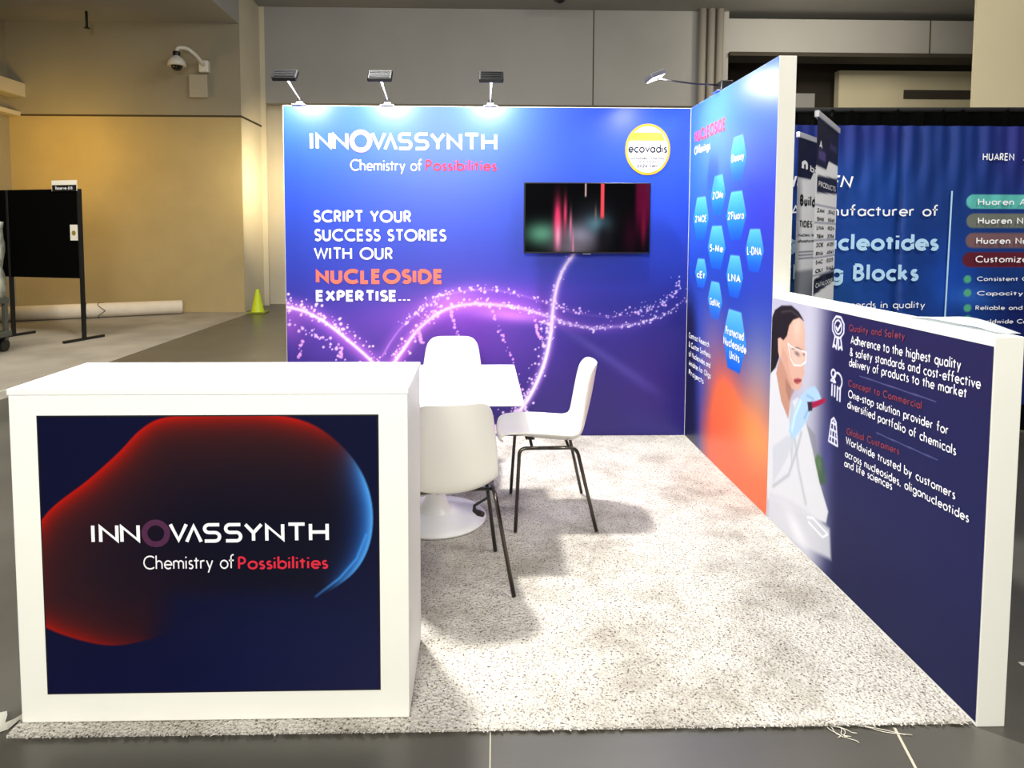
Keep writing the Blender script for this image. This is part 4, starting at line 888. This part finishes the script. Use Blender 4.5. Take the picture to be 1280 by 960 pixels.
# wrapped cart at the left edge
ca = empty('trolley', (-4.6, 3.3, 0), 'grey trolley with a plastic-wrapped load, cut by the left frame edge', 'trolley')
M_cart = mat('grey_cart', (74, 76, 68), .5); M_wrap = mat('plastic_wrap', (186, 190, 176), .18, noise=(9, .35), bump=.8, bscale=9)
xr = at(12, 380, 1, 3.75).x
boxobj('deck', (xr-1.0, xr, 2.75, 3.75, .62, .70), M_cart, ca, .01)
boxobj('tray', (xr-1.0, xr+.02, 2.75, 3.75, .20, .27), M_cart, ca, .01)
for yy in (2.8, 3.7):
    for xx in (xr-.03, xr-.97): boxobj('leg', (xx-.025, xx+.025, yy-.025, yy+.025, .15, .66), M_cart, ca, .005)
    for xx in (xr-.06, xr-.94):
        bm = nb(); bmesh.ops.create_cone(bm, cap_ends=True, segments=24, radius1=.08, radius2=.08, depth=.045, matrix=Matrix.Translation((xx, yy, .084)) @ Matrix.Rotation(math.pi/2, 4, 'Y')); box(bm, xx-.035, xx+.035, yy-.03, yy+.03, .13, .2, .004); bmobj('castor', bm, M_post, ca)
bm = nb(); box(bm, xr-.98, xr-.01, 2.8, 3.7, .70, 1.66, 0); bmesh.ops.subdivide_edges(bm, edges=bm.edges[:], cuts=9, use_grid_fill=True)
for v in bm.verts: v.co += Vector((random.uniform(-.012, .012), random.uniform(-.02, .02), (random.uniform(-.02, .02) if v.co.z > .75 else 0)))
o = bmobj('load', bm, M_wrap, ca, False, True); o['label'] = 'load wrapped in clear plastic'

# pipes beside the grey wall
M_pipe = mat('grey_pipe', (150, 144, 134), .55)
for n_, (px_, lab) in enumerate(((878, 'left'), (889, 'middle'), (900, 'right'))):
    c = at(px_, 50, 1, 9.05); bm = nb(); tube(bm, [(c.x, 9.06, 0), (c.x, 9.06, 6.14)], .075, 16)
    tag(bmobj('wall_pipe', bm, M_pipe, None, False, True), 'vertical grey pipe by the hall wall, %s one of three above the booth corner' % lab, 'pipe', 'grey pipes behind the booth')
# fixture on the ceiling, top of the photograph
fx = at(700, 4, 1, 8.3)
fo = empty('ceiling_fixture', (fx.x, 8.3, 6.14), 'small dark fixture on the ceiling at the top of the photo', 'fixture')
boxobj('housing', (fx.x-.11, fx.x+.11, 8.2, 8.4, 6.02, 6.14), M_post, fo, .02); bm = nb(); lathe(bm, [(.07, 0), (.06, -.05), (0, -.06)], (fx.x, 8.3, 6.03), 18); bmobj('lens', bm, M_blk, fo, False, True)

# torn plastic by the counter's foot
def scrap(c, r, label, seed):
    rr = random.Random(seed); bm = nb(); path = [Vector((c[0]+r*(k/9-.5)*2, c[1]+r*.5*math.sin(k*1.3+seed)*rr.uniform(.4, 1), .012+.012*rr.random())) for k in range(10)]
    L_ = []; R_ = []
    for k, p in enumerate(path):
        wd = .010+.012*rr.random(); L_.append(bm.verts.new(p+Vector((0, wd, .012*rr.random())))); R_.append(bm.verts.new(p-Vector((0, wd, 0))))
    for k in range(9): bm.faces.new((L_[k], L_[k+1], R_[k+1], R_[k]))
    bmesh.ops.solidify(bm, geom=bm.faces[:], thickness=.0015)
    for v in bm.verts: v.co.z = max(.001, v.co.z-.01)
    tag(bmobj('plastic_scrap', bm, mat('scrap_film', (224, 222, 208), .3), None, False, True), label, 'plastic scrap')
p = at(14, 905, 2, 0); scrap((p.x-.03, p.y), .07, "crumpled white plastic scrap at the counter's front left foot", 3)
p = at(4, 488, 2, 0); scrap((p.x, p.y), .16, 'white plastic scrap on the hall floor, left of the counter top', 5)

# loose carpet yarn on the concrete in front of the carpet
bm = nb(); rr = random.Random(4); c0 = at(1062, 915, 2, 0)
for k in range(7):
    a0 = rr.uniform(-.6, .6)-1.0; L0 = rr.uniform(.06, .14); c = Vector((c0.x+rr.uniform(-.10, .08), -2.996, .004))
    tube(bm, [c+Vector((math.cos(a0+.25*math.sin(q*.8+k))*L0*q/7*1.2, math.sin(a0)*L0*q/7*.7, .002*math.sin(q))) for q in range(8)], .0011, 5)
tag(bmobj('loose_yarn', bm, mat('pale_yarn', (206, 200, 184), .8), None, False, True), 'tangle of pale loose yarn on the concrete at the front edge of the carpet', 'yarn', kind='stuff')
p = at(1268, 830, 2, 0); bm = nb(); gr = []
for i in range(5):
    t = i/4; gr.append([bm.verts.new((p.x+.02+.05*t, p.y-.03*t+.010*s_, .001+.006*math.sin(3*t))) for s_ in (-1, 1)])
for A, Bq in zip(gr, gr[1:]): bm.faces.new((A[0], A[1], Bq[1], Bq[0]))
bmesh.ops.solidify(bm, geom=bm.faces[:], thickness=.001)
tag(bmobj('tape_strip', bm, mat('white_tape', (230, 230, 224), .5), None), 'short white tape strip on the floor, right of the low navy wall', 'tape')
